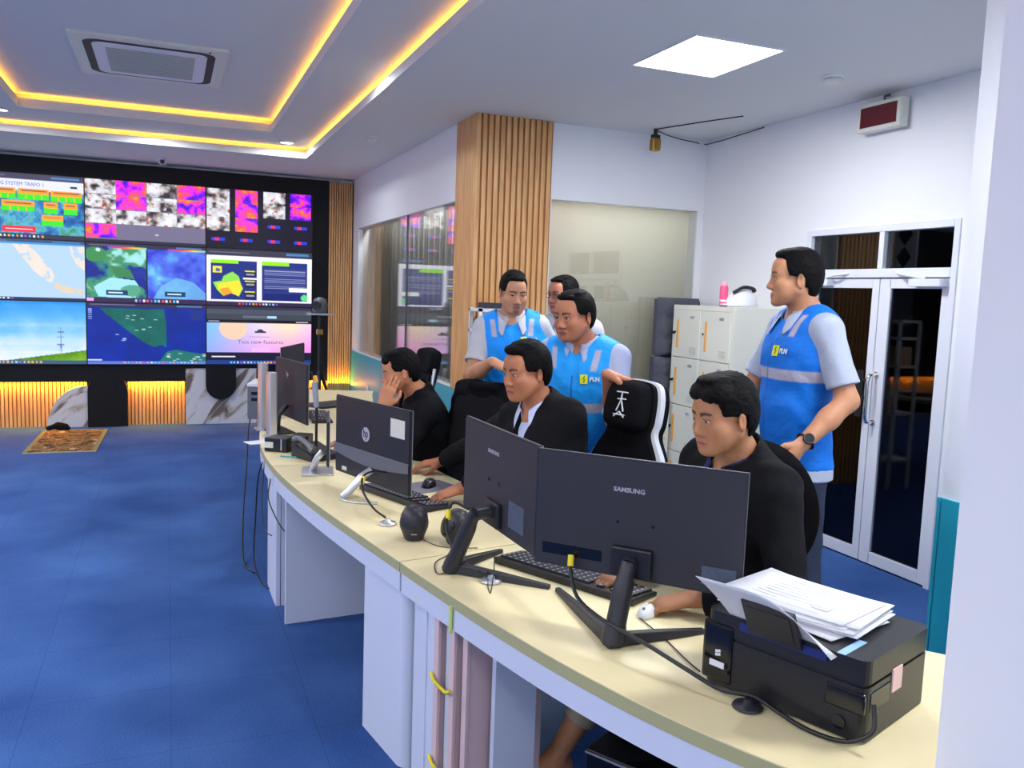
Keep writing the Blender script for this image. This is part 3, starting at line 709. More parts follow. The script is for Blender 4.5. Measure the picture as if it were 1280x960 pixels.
def ribbon(b, ya, yb, d0, d1, z0, z1, mi=0, n=24):
    ys = [ya+(yb-ya)*i/n for i in range(n+1)]
    f = [off(y, d0) for y in ys]; k = [off(y, d1) for y in ys]
    b.prism(k+list(reversed(f)) if yb > ya else f+list(reversed(k)), z0, z1, mi)
def radial(b, y, d0, d1, t, z0, z1, mi=0):
    p = off(y, d0); q = off(y, d1); n = fn(y); tx, ty = -n.y*t/2, n.x*t/2
    b.prism([(p[0]-tx, p[1]-ty), (q[0]-tx, q[1]-ty), (q[0]+tx, q[1]+ty), (p[0]+tx, p[1]+ty)], z0, z1, mi)
segs = [(1.085, 2.597, 'near section of the curved beige topped desk holding the printer', 'a'), (2.603, 4.197, 'middle section of the curved beige topped desk with two round speakers', 'b'), (4.203, 7.4, 'far section of the curved beige topped desk nearest the video wall', 'c')]
for ya, yb, lab, k in segs:
    D = thing('control_desk', lab, 'desk', (fx((ya+yb)/2)+.35, (ya+yb)/2, 0), group='sections of the curved control desk')
    def db(b, name, mats, bevel=0.0):
        o = b.build(name, mats, D, bevel=bevel); o.data.transform(Matrix.Translation(-D.location)); return o
    b = MB(); ribbon(b, ya, yb, 0, .735, .737, .740); ribbon(b, ya, yb, 0, .735, .705, .7369, 1)
    if k == 'a':
        q0 = off(1.1, .2); q1 = off(1.5, .72)
        ex = [(1.165, 1.086), (1.99, 1.086), (1.90, 1.42), q1, off(1.3, .5)]
        b.prism(ex, .737, .7399, 0); b.prism(ex, .705, .7368, 1)
    db(b, 'desktop', [M['desk'], M['deskedge']])
    b = MB(); ribbon(b, ya+.003, yb-.003, .004, .022, .638, .7045); db(b, 'apron', M['deskw'])
    if k == 'a':
        for y in (2.47,):
            b = MB(); radial(b, y, .03, .66, .02, 0.002, .7045); db(b, 'side_panel', M['deskw'])
        b = MB(); ribbon(b, 2.40, 2.56, .035, .055, .002, .637); db(b, 'front_panel', M['deskw'], .008)
        b = MB(); radial(b, 1.16, .05, .66, .02, 0.002, .7045); db(b, 'side_panel', M['deskw'])
        b = MB(); radial(b, 2.20, .12, .27, .02, 0.002, .7045); db(b, 'side_panel', M['deskw'])
    if k == 'b':
        b = MB(); ribbon(b, 2.66, 2.955, .030, .052, .002, .637)
        # rounded return of the leg box
        c = off(2.66, .075); n = fn(2.66); pr = []
        for a in range(0, 91, 10):
            r = math.radians(a); pr.append((c[0]-n.x*.045*math.cos(r)+n.y*.045*math.sin(r), c[1]-n.y*.045*math.cos(r)-n.x*.045*math.sin(r)))
        q = off(2.615, .62); pr2 = [(p[0]+n.x*.02*0, p[1]) for p in pr]
        inner = [(p[0]+(c[0]-p[0])*.4, p[1]+(c[1]-p[1])*.4) for p in pr]
        b.prism(pr+list(reversed(inner)), .002, .637, smooth=False)
        db(b, 'front_panel', M['deskw'])
        b = MB(); radial(b, 2.63, .075, .66, .02, .002, .7045); db(b, 'side_panel', M['deskw'])
        b = MB(); radial(b, 2.95, .052, .66, .02, .002, .7045); db(b, 'side_panel', M['deskw'])
        b = MB(); radial(b, 4.02, .03, .66, .02, .002, .7045); db(b, 'side_panel', M['deskw'])
    if k == 'c':
        b = MB(); ribbon(b, 4.26, 4.62, .03, .05, .002, .637); db(b, 'front_panel', M['deskw'])
        for y in (4.27, 5.8, 7.2):
            b = MB(); radial(b, y, .055, .66, .02, .002, .7045); db(b, 'side_panel', M['deskw'])
# pinkish boards standing under the near desk section
M['board'] = mat('pink_board', rgb(214, 186, 188), 0.7); M['board2'] = mat('pale_board', rgb(196, 200, 214), 0.6)
for i, (dy, d0, h, m, lab) in enumerate(((2.385, .03, .62, 'board', 'narrow pale pink board standing under the desk, left of the others'), (2.345, .05, .60, 'board2', 'pale blue board between pink boards under the desk with yellow tape'),
                                  (2.305, .04, .625, 'board', 'pinkish board under the desk beside the yellow tape'), (2.262, .06, .615, 'board', 'wide pinkish board nearest the seated man\'s leg'))):
    t = thing('leaning_board', lab, 'board', (*off(dy, .3), 0), group='boards standing under the desk')
    b = MB(); radial(b, dy, d0, .34, .012, .002, h); ribbon(b, dy-.012, dy+.014, d0-.004, d0+.006, .002, h)
    o = b.build('board', M[m], t); o.data.transform(Matrix.Translation(-t.location))
for z in (.16, .43):
    b = MB(); p = [off(2.40, .018), off(2.37, .012), off(2.33, .028), off(2.30, .02), off(2.285, .02)]
    b.tube([(q[0], q[1], z+dz) for q, dz in zip(p, (.012, 0, -.022, -.008, .0))], .006, 6, sub=3)
    tag(b.build('yellow_tape', M['yellow']), 'yellow tape tied round the boards, %s strip' % ('lower' if z < .3 else 'upper'), 'tape')
b = MB(); p = off(2.255, .0-.002); b.box(p[0]-.003, p[0]+.003, p[1]-.007, p[1]+.007, .63, .71)
tag(b.build('yellow_tape', mat('lime_tape', rgb(206, 222, 110), .5)), 'short lime tape stuck on the edge of the near desk', 'tape')

# ------------------------------------------------------------------ monitors
def frame_from(L, Rr):
    L = Vector(L); Rr = Vector(Rr); d = (Rr-L); w = d.length; d.normalize()
    return (L+Rr)/2, w, math.atan2(d.y, d.x)
M['scr_edge'] = mat('screen_edge_silver', rgb(150, 152, 165), 0.35, 0.5)
M['lcd'] = emis('lit_lcd', (.45, .6, .9, 1), .7)
def monitor(name, lab, cat, L, Rr, z0, z1, curve=0.0, group=None, bm='mback'):
    """seen from behind: local x along the panel, local +y towards the user"""
    (c, w, rz) = frame_from(L, Rr); h = z1-z0
    t = thing(name, lab, cat, (c.x, c.y, .74), rz, group)
    n = 14 if curve else 1
    def shell(y0, y1, ww, za, zb, mi=0, b=None):
        b = b or MB(); xs = [-ww/2+ww*i/n for i in range(n+1)]
        cy = lambda x: curve*(2*x/w)**2
        pl = [(x, y0+cy(x)) for x in xs]+[(x, y1+cy(x)) for x in reversed(xs)]
        b.prism(pl, za-.74, zb-.74, mi); return b
    b = shell(0, .008, w, z0, z1); shell(-.004, 0.0, w*.985, z0+.005, z1-.006, 0, b)
    b.build('back_shell', M[bm], t, bevel=.002)
    b = shell(.0081, .011, w, z0, z1); b.build('bezel', M['scr_edge'], t)
    b = shell(.0111, .0116, w-.02, z0+.02, z1-.01); b.build('screen', M['lcd'], t)
    return t, w, h
M['logo'] = mat('logo_grey', rgb(170, 172, 185), 0.4)
M['label'] = mat('spec_label', rgb(74, 84, 104), 0.5, noise=.3, nscale=90)
M['wlabel'] = mat('white_label', rgb(214, 214, 206), 0.6, noise=.10, nscale=60)
def loc2(t, x, y, z=0):
    v = Matrix.Rotation(t.rotation_euler.z, 4, 'Z').inverted() @ (Vector((x, y, z))-Vector((t.location.x, t.location.y, 0))); return v
def vstand(t, foot, top, legs):
    """splayed monitor stand: neck from foot to top, legs from the foot (world points on the desk)"""
    f = loc2(t, *foot); tp = loc2(t, top[0], top[1]); tp.z = top[2]-.74
    b = MB(); b.tube([(f.x, f.y, .006), (f.x*.75+tp.x*.25, f.y*.75+tp.y*.25, .06), (f.x*.2+tp.x*.8, f.y*.2+tp.y*.8, tp.z-.03), (tp.x, tp.y, tp.z)], [.030, .026, .021, .020], 12, sub=4)
    b.tube([(tp.x, tp.y, tp.z-.005), (tp.x*.6, -.02, tp.z+.0), (tp.x*.5, -.0, tp.z-.01)], .02, 10, sub=2)
    b.build('neck', M['dgrey'], t)
    b = MB(); c = loc2(t, top[0], top[1]); b.box(-.055+tp.x*.5, .055+tp.x*.5, -.022, -.001, tp.z-.045, tp.z+.035)
    b.build('mount', M['blackp'], t, bevel=.006)
    for q in legs:
        g = loc2(t, *q); b = MB(); d = Vector((g.x-f.x, g.y-f.y, 0)); L = d.length; a = math.atan2(d.y, d.x)
        Mt = Matrix.Translation((f.x, f.y, 0)) @ Matrix.Rotation(a, 4, 'Z')
        vs = []
        for x, w_, h_ in ((-.02, .034, .036), (L*.5, .030, .026), (L, .020, .014)):
            vs += [(x, -w_/2, 0.001), (x, w_/2, 0.001), (x, w_/2*.8, h_), (x, -w_/2*.8, h_)]
        fs = [(0, 1, 2, 3), (11, 10, 9, 8)]
        for k in range(2):
            o = k*4; fs += [(o, o+4, o+5, o+1), (o+1, o+5, o+6, o+2), (o+2, o+6, o+7, o+3), (o+3, o+7, o+4, o)]
        b.add(vs, fs, 0, False, Mt); b.build('leg', M['dgrey'], t, bevel=.003)
# big near monitor
t, w, h = monitor('monitor', 'wide dark grey monitor seen from behind, nearest the printer', 'monitor', (.928, 2.055), (1.302, 1.638), .893, 1.208)
text('brand_lettering', 'SAMSUNG', .0165, M['logo'], t, (-.018, -.0045, .386), (PI/2, 0, 0), bold=.0005, sx=1.12)
for x, z in ((-.045, .30), (.05, .30), (-.045, .225), (.05, .225)):
    b = MB(); b.cyl((x, -.0042, z), (x, -.0055, z), .004, n=10); b.build('screw', M['blackg'], t)
b = MB(); b.box(-.255, -.085, -.0048, -.003, .185, .215); b.build('port_recess', M['blackg'], t)
b = MB(); b.box(.18, .265, -.0052, -.003, .175, .222); b.build('rating_label', M['label'], t)
vstand(t, (1.038, 1.80), (1.092, 1.826, .945), [(1.074, 2.20), (1.315, 1.800)])
t, w, h = monitor('monitor', 'dark grey monitor angled edge to edge with the wide near one', 'monitor', (.93, 2.66), (.945, 2.083), .893, 1.207)
text('brand_lettering', 'SAMSUNG', .017, M['logo'], t, (-.03, -.0045, .39), (PI/2, 0, 0), bold=.0004, sx=1.15)
for x, z in ((-.06, .30), (.02, .30), (-.06, .20), (.02, .20)):
    b = MB(); b.cyl((x, -.0042, z), (x, -.0055, z), .0055, n=10); b.build('screw', M['blackg'], t)
b = MB(); b.box(.10, .21, -.0052, -.003, .19, .27); b.build('rating_label', M['label'], t)
vstand(t, (.822, 2.46), (.872, 2.375, .95), [(1.06, 2.225), (1.05, 2.60)])
# all-in-one
t, w, h = monitor('all_in_one_computer', 'black all-in-one computer with round letter badge and white label', 'monitor', (.700, 3.775), (.889, 3.203), .80, 1.145, bm='hpback')
b = MB(); b.cyl((-.035, -.0035, .262), (-.035, -.0055, .262), .031, n=32); b.build('badge', M['logo'], t)
text('badge_letters', 'hp', .05, M['mback'], t, (-.035, -.0058, .266), (PI/2, 0, 0), sx=.85, bold=.0008)
b = MB(); b.box(.16, .265, -.0055, -.004, .285, .36); b.build('paper_label', M['wlabel'], t)
b = MB(); xs = [-w/2+w*i/16 for i in range(17)]
lo = lambda x: .152-.024*math.cos(x/w*PI)
b.add([(x, -.0048, lo(x)) for x in xs]+[(x, -.0048, .190) for x in xs]+[(x, -.010, lo(x)) for x in xs]+[(x, -.010, .187) for x in xs], [(34+i, 35+i, 52+i, 51+i) for i in range(16)]+[(17+i, 51+i, 52+i, 18+i) for i in range(16)]+[(i, 1+i, 35+i, 34+i) for i in range(16)])
b.build('silver_band', M['grey'], t)
b = MB(); b.box(-.235, -.195, -.0055, -.004, .075, .092); b.build('paper_label', M['wlabel'], t)
b = MB(); b.tube([(.03, -.012, .120), (.02, -.05, .095), (.0, -.09, .045), (-.02, -.12, .008)], [.010, .011, .010, .009], 8, sub=4, flat=1.8); b.build('neck', M['silver'], t)
b = MB(); b.tube([(-.10, -.05, .006), (-.02, -.13, .006), (.06, -.13, .006), (.14, -.05, .006)], .006, 8, sub=4); b.build('foot', M['silver'], t)
# far curved one and its neighbour
t, w, h = monitor('monitor', 'tall curved grey monitor on the far desk in front of the video wall', 'monitor', (.637, 5.53), (.748, 4.95), .815, 1.172, .0)
text('badge_letters', 'hp', .045, M['logo'], t, (-.05, -.0058, .345), (PI/2, 0, 0))
b = MB(); b.tube([(0, -.02, .16), (0, -.07, .1), (0, -.08, .0)], .016, 8, sub=3); b.build('neck', M['blackp'], t)
b = MB(); b.box(-.14, .14, -.15, -.01, .001, .010); b.build('foot', M['blackp'], t, bevel=.004)
t, w, h = monitor('monitor', 'dark monitor on the far desk peeking over the curved grey one', 'monitor', (.685, 5.62), (.90, 6.12), .86, 1.222)
b = MB(); b.tube([(0, -.02, .16), (0, -.07, .1), (0, -.08, .0)], .016, 8, sub=3); b.build('neck', M['blackp'], t)
b = MB(); b.box(-.14, .14, -.15, -.01, .001, .010); b.build('foot', M['blackp'], t, bevel=.004)
t, w, h = monitor('monitor', 'slim monitor seen almost edge-on left of the badged computer', 'monitor', (.735, 4.20), (.672, 3.83), .80, 1.01)
b = MB(); b.tube([(0, -.02, .1), (0, -.05, .06), (0, -.07, .004)], .012, 8, sub=3, flat=2); b.build('neck', M['silver'], t)
b = MB(); b.box(-.10, .10, -.12, .03, .001, .007); b.build('foot', M['silver'], t, bevel=.003)

# ------------------------------------------------------------------ keyboards, mice, small gear
M['key'] = mat('black_key', rgb(44, 44, 50), .45)
M['keyw'] = mat('key_legend', rgb(180, 180, 190), .5)
def keyboard(lab, a, c, group=None):
    p, w, rz = frame_from(a, c)
    t = thing('keyboard', lab, 'keyboard', (p.x, p.y, .741), rz, group)
    D_ = .135
    b = MB(); b.add([(-w/2, 0, 0), (w/2, 0, 0), (w/2, D_, 0), (-w/2, D_, 0), (-w/2, 0, .022), (w/2, 0, .022), (w/2, D_, .012), (-w/2, D_, .012)], [(3, 2, 1, 0), (4, 5, 6, 7), (0, 1, 5, 4), (1, 2, 6, 5), (2, 3, 7, 6), (3, 0, 4, 7)])
    b.build('case', M['blackp'], t, bevel=.003)
    b = MB(); nc = 20
    for r in range(5):
        y = .018+r*.0225; z = .021-.0095*(y/D_)
        for k in range(nc):
            if k in (14, 16) : continue
            x = -w/2+.012+(w-.024)*k/nc; kw = (w-.024)/nc-.0025
            if r == 4 and 4 <= k <= 9:
                if k > 4: continue
                kw = (w-.024)/nc*6-.0025
            b.box(x, x+kw, y, y+.019, z-.002, z+.007, 0)
    o = b.build('keys', M['key'], t); tag(o, kind='stuff')
    b = MB()
    for r in range(5):
        y = .018+r*.0225; z = .0285-.0095*(y/D_)
        for k in range(nc):
            if k in (14, 16) or (r == 4 and 4 <= k <= 9): continue
            x = -w/2+.012+(w-.024)*k/nc; b.box(x+.006, x+.012, y+.006, y+.012, z-.0005, z+.0004)
    o = b.build('key_legends', M['keyw'], t); tag(o, kind='stuff'); return t
keyboard('black keyboard under the wide near monitor', (.985, 2.50), (1.225, 2.02))
keyboard('black keyboard in front of the badged computer', (.775, 3.62), (.945, 3.16))
keyboard('black keyboard on the far desk beside the tall curved monitor', (.90, 5.95), (.86, 5.48))
t = thing('laptop', 'dark open laptop lying on the far desk by the slatted strip', 'laptop', (1.12, 6.30, .742), .5)
b = MB(); b.box(-.17, .17, -.12, .12, 0, .018); b.build('base', M['dgrey'], t, bevel=.004)
b = MB(); b.box(-.15, .15, -.03, .10, .018, .020); b.build('keys', M['key'], t)
b = MB(); Ml = Matrix.Translation((0, .12, .018)) @ Matrix.Rotation(-1.3, 4, 'X'); b.box(-.17, .17, 0.004, .22, -.004, .004, 0, Ml); b.build('lid', M['dgrey'], t, bevel=.003)
def mouse(lab, x, y, rz, m='blackp', z=.741):
    t = thing('computer_mouse', lab, 'mouse', (x, y, z), rz)
    b = MB(); vs = []; n = 12
    for i in range(7):
        v = i/6*PI/2
        for k in range(n):
            u = 2*PI*k/n; vs.append((.031*math.cos(v)**.6*math.cos(u) if i < 6 else 0, .055*math.cos(v)**.6*math.sin(u) if i < 6 else 0, .034*math.sin(v)))
    b.add(vs, [(i*n+k, i*n+(k+1) % n, (i+1)*n+(k+1) % n, (i+1)*n+k) for i in range(6) for k in range(n)]+[tuple(range(n-1, -1, -1))], 0, True); b.build('shell', M[m], t)
    b = MB(); b.cyl((-.004, .03, .031), (.004, .03, .031), .006, n=10); b.build('wheel', M['grey'], t)
mouse('white mouse beneath the hand in front of the near keyboard', 1.235, 1.955, 2.2, 'white'); bpy.data.objects['computer_mouse'].scale = (.8, .8, .8)
b = MB(); b.prism(rrect(.22, .19, .02), .7405, .743)
o = b.build('mouse_mat', mat('mat_grey', rgb(120, 116, 128), .8)); o.location = (1.09, 3.60, 0); o.rotation_euler = (0, 0, .3); tag(o, 'grey mouse mat on the desk beside the badged computer', 'mouse mat')
mouse('dark mouse on the grey mat', 1.09, 3.60, 2.6, z=.7435)
def speaker_egg(lab, x, y, rz):
    t = thing('desk_speaker', lab, 'speaker', (x, y, .741), rz, 'pair of egg shaped desk speakers')
    b = MB(); vs = []; n = 24
    prof = [(.030, .0), (.034, .004), (.050, .045), (.052, .062), (.047, .09), (.036, .112), (.018, .122), (.002, .124)]
    b.lathe(prof, (0, 0, 0), n); b.build('cabinet', M['dgrey'], t)
    b = MB(); b.lathe([(.040, -.003), (.043, .0), (.040, .006), (.002, .003)], (0, 0, 0), 24, M=Matrix.Translation((0, .035, .068)) @ Matrix.Rotation(-1.25, 4, 'X')); b.build('grille', M['blackg'], t)
    b = MB(); b.cyl((0, -.049, .052), (0, -.053, .052), .008, n=12); b.build('bass_port', M['blackg'], t)
    b = MB(); b.box(-.010, .010, -.0475, -.0455, .028, .031); b.build('plate', M['logo'], t)
speaker_egg('black egg shaped speaker standing clear on the desk edge', .805, 2.83, .2-PI*.15)
speaker_egg('black egg shaped speaker beside the monitor stand', .935, 2.74, PI*.55)
# grommets
for x, y, lab in ((1.165, 1.42, 'black round cable grommet beside the printer'), (.912, 2.335, 'silver round cable grommet beside the splayed monitor stand'), (.762, 3.04, 'silver round cable grommet near the egg shaped speaker')):
    b = MB(); b.lathe([(.024, 0), (.033, .002), (.034, .004), (.030, .009), (.012, .010), (.010, .02), (.001, .021)], (x, y, .7405), 24)
    tag(b.build('cable_grommet', M['dgrey' if 'black' in lab else 'silver']), lab, 'cable grommet')
# printer
def printer():
    A = Vector((1.15, 1.566, .741)); B = Vector((1.283, 1.211, .741)); d = (B-A).normalized(); n = Vector((-d.y, d.x, 0))
    L = (B-A).length; Wd = .31; c = A+d*L/2+n*Wd/2
    t = thing('printer', 'black inkjet printer with a stack of papers on its lid', 'printer', c, math.atan2(d.y, d.x))
    h = .175; b = MB()
    b.prism(rrect(L, Wd, .022, 4), .004, .118); b.prism(rrect(L-.01, Wd-.01, .02, 4), .118, .124); b.build('body', M['blackp'], t, bevel=.004)
    b = MB(); b.prism(rrect(L, Wd, .022, 4), .125, h); b.build('scanner_lid', M['blackp'], t, bevel=.006)
    b = MB(); b.box(-L/2-.004, -L/2+.075, -Wd/2-.006, Wd/2-.08, .012, .150); b.build('ink_tank', M['blackg'], t, bevel=.008)
    b = MB(); b.box(-L/2+.020, -L/2+.058, -Wd/2-.008, -Wd/2-.006, .048, .062); b.build('white_sticker', M['paper'], t)
    b = MB()
    for r_ in range(2):
        for k_ in range(2): b.box(-L/2+.034+k_*.007, -L/2+.040+k_*.007, -Wd/2-.008, -Wd/2-.006, .074+r_*.008+k_*.002, .080+r_*.008+k_*.002)
    b.build('ink_mark', M['paper'], t)
    b = MB(); b.box(L/2-.001, L/2+.003, -Wd/2+.12, -Wd/2+.165, .078, .128); b.build('pink_sticker', mat('pink_paper', rgb(244, 206, 206), .7), t)
    b = MB(); b.box(L/2-.006, L/2+.0015, -Wd/2+.02, -Wd/2+.115, .062, .108); b.box(L/2-.085, L/2-.001, -Wd/2-.0025, -Wd/2+.01, .062, .108); b.build('side_recess', M['blackg'], t, bevel=.004)
    b = MB(); b.cyl((L/2-.05, -Wd/2-.004, .034), (L/2-.05, -Wd/2+.01, .034), .014, n=16); b.build('power_socket', M['blackg'], t)
    b = MB(); b.box(-.10, L/2-.085, -Wd/2-.004, -Wd/2+.028, .150, .168); b.build('paper_feed', mat('feed_blue', rgb(28, 40, 110), .4), t)
    Mt = Matrix.Translation((0, -Wd/2+.002, .160)) @ Matrix.Rotation(math.radians(118), 4, 'X')
    b = MB(); b.box(-.072, .052, 0.0, .098, .002, .012, 0, Mt); b.box(-.060, .040, .008, .085, .012, .014, 0, Mt); b.build('feed_support', M['dgrey'], t, bevel=.003)
    # blue strip on the lid
    b = MB(); b.box(L/2-.066, L/2-.048, -Wd/2+.0, -Wd/2+.10, h, h+.001); b.build('blue_strip', mat('pale_blue', rgb(150, 190, 230), .5), t)
    return t, L, Wd, h
pt, pL, pW, ph = printer()
def loc_pr(x, y, z): return pt.matrix_basis @ Vector((x, y, z))
# curved sheet in the rear feed
b = MB(); nx, ny = 8, 8; vs = []
for j in range(ny+1):
    v = j/ny
    for i in range(nx+1):
        u = i/nx; hh = 1-max(0.0, (u-.42)/.58)**2.2; x = -.130+.255*u-.03*v*(1-u); y = -pW/2+.012-(.080*v+.030*v*v)*(.35+.65*hh)+.012*math.sin(u*PI)*v; z = .166+.112*v*hh
        vs.append((x, y, z))
fs = [(j*(nx+1)+i, j*(nx+1)+i+1, (j+1)*(nx+1)+i+1, (j+1)*(nx+1)+i) for j in range(ny) for i in range(nx)]
b.add(vs, fs, 0, True); o = b.build('feed_sheet', M['paper']); o.matrix_basis = pt.matrix_basis.copy()
s_ = o.modifiers.new('t', 'SOLIDIFY'); s_.thickness = .0008
tag(o, 'white sheet standing curved in the rear feed of the printer', 'paper sheet')
# stack of papers on the lid
M['printed'] = mat('printed_paper', rgb(238, 240, 246), .8, noise=.05, nscale=40)
M['ink'] = mat('grey_ink', rgb(196, 198, 210), .8)
rp = random.Random(3)
PAPER_L = ['loose white printed sheet lying in the stack on the printer lid']
for k in range(9):
    t = thing('paper_sheet', 'topmost printed sheet of the stack on the printer' if k == 8 else PAPER_L[0], 'paper sheet', loc_pr(-.035+rp.uniform(-.040, .022), .02+rp.uniform(-.016, .014), ph+.0022+k*.0033), pt.rotation_euler.z+rp.uniform(-.16, .16), 'papers stacked on the printer')
    b = MB(); nx = 6; vs = []; bend = rp.uniform(.0, .004) if k < 8 else .006
    for j in range(5):
        for i in range(nx+1):
            u = i/nx-.5; v = j/4-.5; vs.append((u*.297, v*.21, bend*(abs(u)*2)**3*(1 if u < 0 else .3)))
    fs = [(j*(nx+1)+i, j*(nx+1)+i+1, (j+1)*(nx+1)+i+1, (j+1)*(nx+1)+i) for j in range(4) for i in range(nx)]
    b.add(vs, fs, 0, True); o = b.build('sheet', M['paper'], t); s_ = o.modifiers.new('t', 'SOLIDIFY'); s_.thickness = .0022
    if k == 8:
        b = MB()
        for q in range(9):
            v = -.085+q*.019; u0 = -.10+rp.uniform(0, .04); u1 = u0+rp.uniform(.05, .16)
            b.box(u0, u1, v, v+.002, .0015, .0022)
        b.box(.05, .09, -.06, -.03, .0015, .0022); b.build('print_lines', M['ink'], t)

# cables
def cable(name, lab, pts, r, m='blackp', sub=5, cat='cable'):
    b = MB(); b.tube(pts, r, 8, sub=sub); return tag(b.build(name, M[m]), lab, cat)
z0 = .747
cable('power_cable', 'thick black cable from the near monitor past the printer', [(.995, 1.962, .93), (.985, 1.945, .90), (.985, 1.90, .84), (1.005, 1.80, .815), (1.05, 1.68, .80), (1.09, 1.56, .782), (1.125, 1.48, .765), (1.15, 1.44, z0+.02), (1.175, 1.41, z0+.022), (1.195, 1.36, z0+.01), (1.215, 1.30, z0), (1.24, 1.24, z0+.002), (1.262, 1.205, z0+.015), (1.283, 1.185, .79), (1.30, 1.205, .83)], .0052)
b = MB(); b.cyl((.995, 1.962, .93), (.985, 1.945, .905), .008); b.build('x', M['yellow']); bpy.data.objects.remove(bpy.data.objects['x'])
for (p, q, lab) in (((.990, 1.955, .935), (.984, 1.945, .908), 'yellow plug collar on the cable of the wide near monitor'), ((.862, 2.62, .895), (.856, 2.60, .872), 'yellow tag on the cable by the angled monitor'), ((.722, 3.30, .868), (.716, 3.285, .85), 'yellow tag on the cable of the badged computer')):
    b = MB(); b.cyl(p, q, .0085, n=12); tag(b.build('cable_tag', M['yellow']), lab, 'cable tag')
cable('power_cable', 'black cable from the angled monitor to the silver grommet', [(.925, 2.60, .90), (.89, 2.64, .915), (.862, 2.62, .895), (.845, 2.58, .84), (.85, 2.50, .79), (.88, 2.40, .76), (.905, 2.345, .765)], .0048)
cable('power_cable', 'black cable from the badged computer to its grommet', [(.83, 3.36, .87), (.77, 3.34, .88), (.722, 3.30, .868), (.705, 3.22, .83), (.725, 3.12, .785), (.755, 3.05, .765)], .0045)
for pts, lab in (([(.83, 2.79, z0), (.86, 2.72, .744), (.92, 2.68, .744), (.985, 2.66, .744)], 'thin black lead from the clear standing speaker'),
                 ([(.93, 2.70, .744), (.87, 2.62, .744), (.80, 2.55, .744), (.775, 2.44, .744), (.84, 2.47, .744), (.93, 2.56, .744)], 'thin looped lead lying by the monitor stand'),
                 ([(1.20, 1.94, .744), (1.19, 1.80, .744), (1.17, 1.66, .744), (1.165, 1.60, .744)], 'thin mouse lead crossing the near desk'),
                 ([(.90, 2.33, .75), (.885, 2.29, .744), (.875, 2.24, .744), (.895, 2.27, .80), (.91, 2.31, .84)], 'thin wire loop at the silver grommet')):
    cable('thin_lead', lab, pts, .0018)
for pts, r in (([(.49, 4.62, .72), (.45, 4.66, .60), (.44, 4.72, .35), (.43, 4.70, .12), (.46, 4.60, .02), (.50, 4.5, .006)], .004),
               ([(.47, 4.55, .72), (.452, 4.50, .5), (.45, 4.40, .40), (.455, 4.30, .38), (.47, 4.22, .385)], .003),
               ([(.53, 5.75, .85), (.49, 5.72, .70), (.46, 5.55, .45), (.42, 5.3, .2), (.40, 5.0, .015), (.44, 4.8, .008)], .005),
               ([(.47, 4.28, .66), (.455, 4.24, .58), (.47, 4.18, .52), (.50, 4.12, .46), (.52, 4.07, .44)], .003)):
    cable('hanging_cable', {.004: 'black cable hanging from the far desk edge to the carpet', .003: 'thin dark wire sagging along the desk front', .005: 'dark cable drooping from the grey case to the carpet'}[r]+(' near the seam' if pts[0][1] < 4.3 else ''), pts, r)
b = MB(); b.box(.575, .655, 4.46, 4.56, .741, .80); b.build('x', M['blackp']); bpy.data.objects.remove(bpy.data.objects['x'])
# black devices on the far half of the desk
def device(name, lab, cat, x, y, rz, w, d, h, parts):
    t = thing(name, lab, cat, (x, y, .741), rz); b = MB(); b.box(-w/2, w/2, -d/2, d/2, 0, h); b.build('case', M['blackp'], t, bevel=.006)
    for nm, m, bx in parts: b = MB(); b.box(*bx); b.build(nm, M[m], t, bevel=.001)
    return t
device('card_terminal', 'small black box with a white label on the far desk edge', 'electronic device', .555, 4.60, -.6, .13, .11, .075, [('label', 'wlabel', (-.062, -.012, -.0565, -.0545, .02, .052)), ('trim', 'silver', (.03, .038, -.0565, -.054, .01, .07))])
device('radio_charger', 'taller black box just right of the labelled one on the far desk', 'electronic device', .66, 4.52, -.5, .09, .09, .10, [('button', 'grey', (-.01, .01, -.0465, -.044, .05, .06))])
cable('network_cable', 'blue network cable lying by the black boxes on the desk', [(.535, 4.42, .745), (.60, 4.38, .745), (.68, 4.36, .746), (.75, 4.40, .745)], .0035, 'teal')
b = MB(); b.box(-.07, .07, -.05, .05, 0, .003); o = b.build('note_card', M['paper']); o.location = (.47, 4.86, .7405); o.rotation_euler = (0, -.0, .3); tag(o, 'white card lying over the far desk edge', 'card')
t = thing('desk_microphone', 'black desk phone with curled grey handset behind the badged computer', 'telephone', (.70, 4.36, .741), .4)
b = MB(); b.add([(-.08, -.1, 0), (.08, -.1, 0), (.08, .1, 0), (-.08, .1, 0), (-.08, -.1, .03), (.08, -.1, .03), (.08, .1, .07), (-.08, .1, .07)], [(3, 2, 1, 0), (4, 5, 6, 7), (0, 1, 5, 4), (1, 2, 6, 5), (2, 3, 7, 6), (3, 0, 4, 7)]); b.build('base', M['blackp'], t, bevel=.006)
b = MB(); b.tube([(-.06, -.09, .055), (-.062, -.05, .075), (-.062, .04, .10), (-.06, .09, .09)], [.022, .014, .014, .022], 10, sub=4); b.build('handset', M['grey'], t)
for (x, y, z1, lab) in ((.535, 5.30, 1.15, 'taller silver upright bar left of the curved monitor'), (.555, 5.02, 1.12, 'shorter silver upright bar in front of the curved monitor')):
    t = thing('upright_speaker_bar', lab, 'speaker', (x, y, .741), .15)
    b = MB(); b.prism(rrect(.05, .075, .012), .008, z1-.741); b.build('bar', M['silver'], t, bevel=.004)
    b = MB(); b.prism(rrect(.09, .11, .02), 0, .008); b.build('foot', M['silver'], t)
t = thing('grey_cabinet_unit', 'grey metal case with white top at the far desk edge', 'computer case', (.60, 5.86, .741), -.25)
b = MB(); b.box(-.085, .085, -.15, .15, 0, .215); b.build('case', M['grey'], t, bevel=.004)
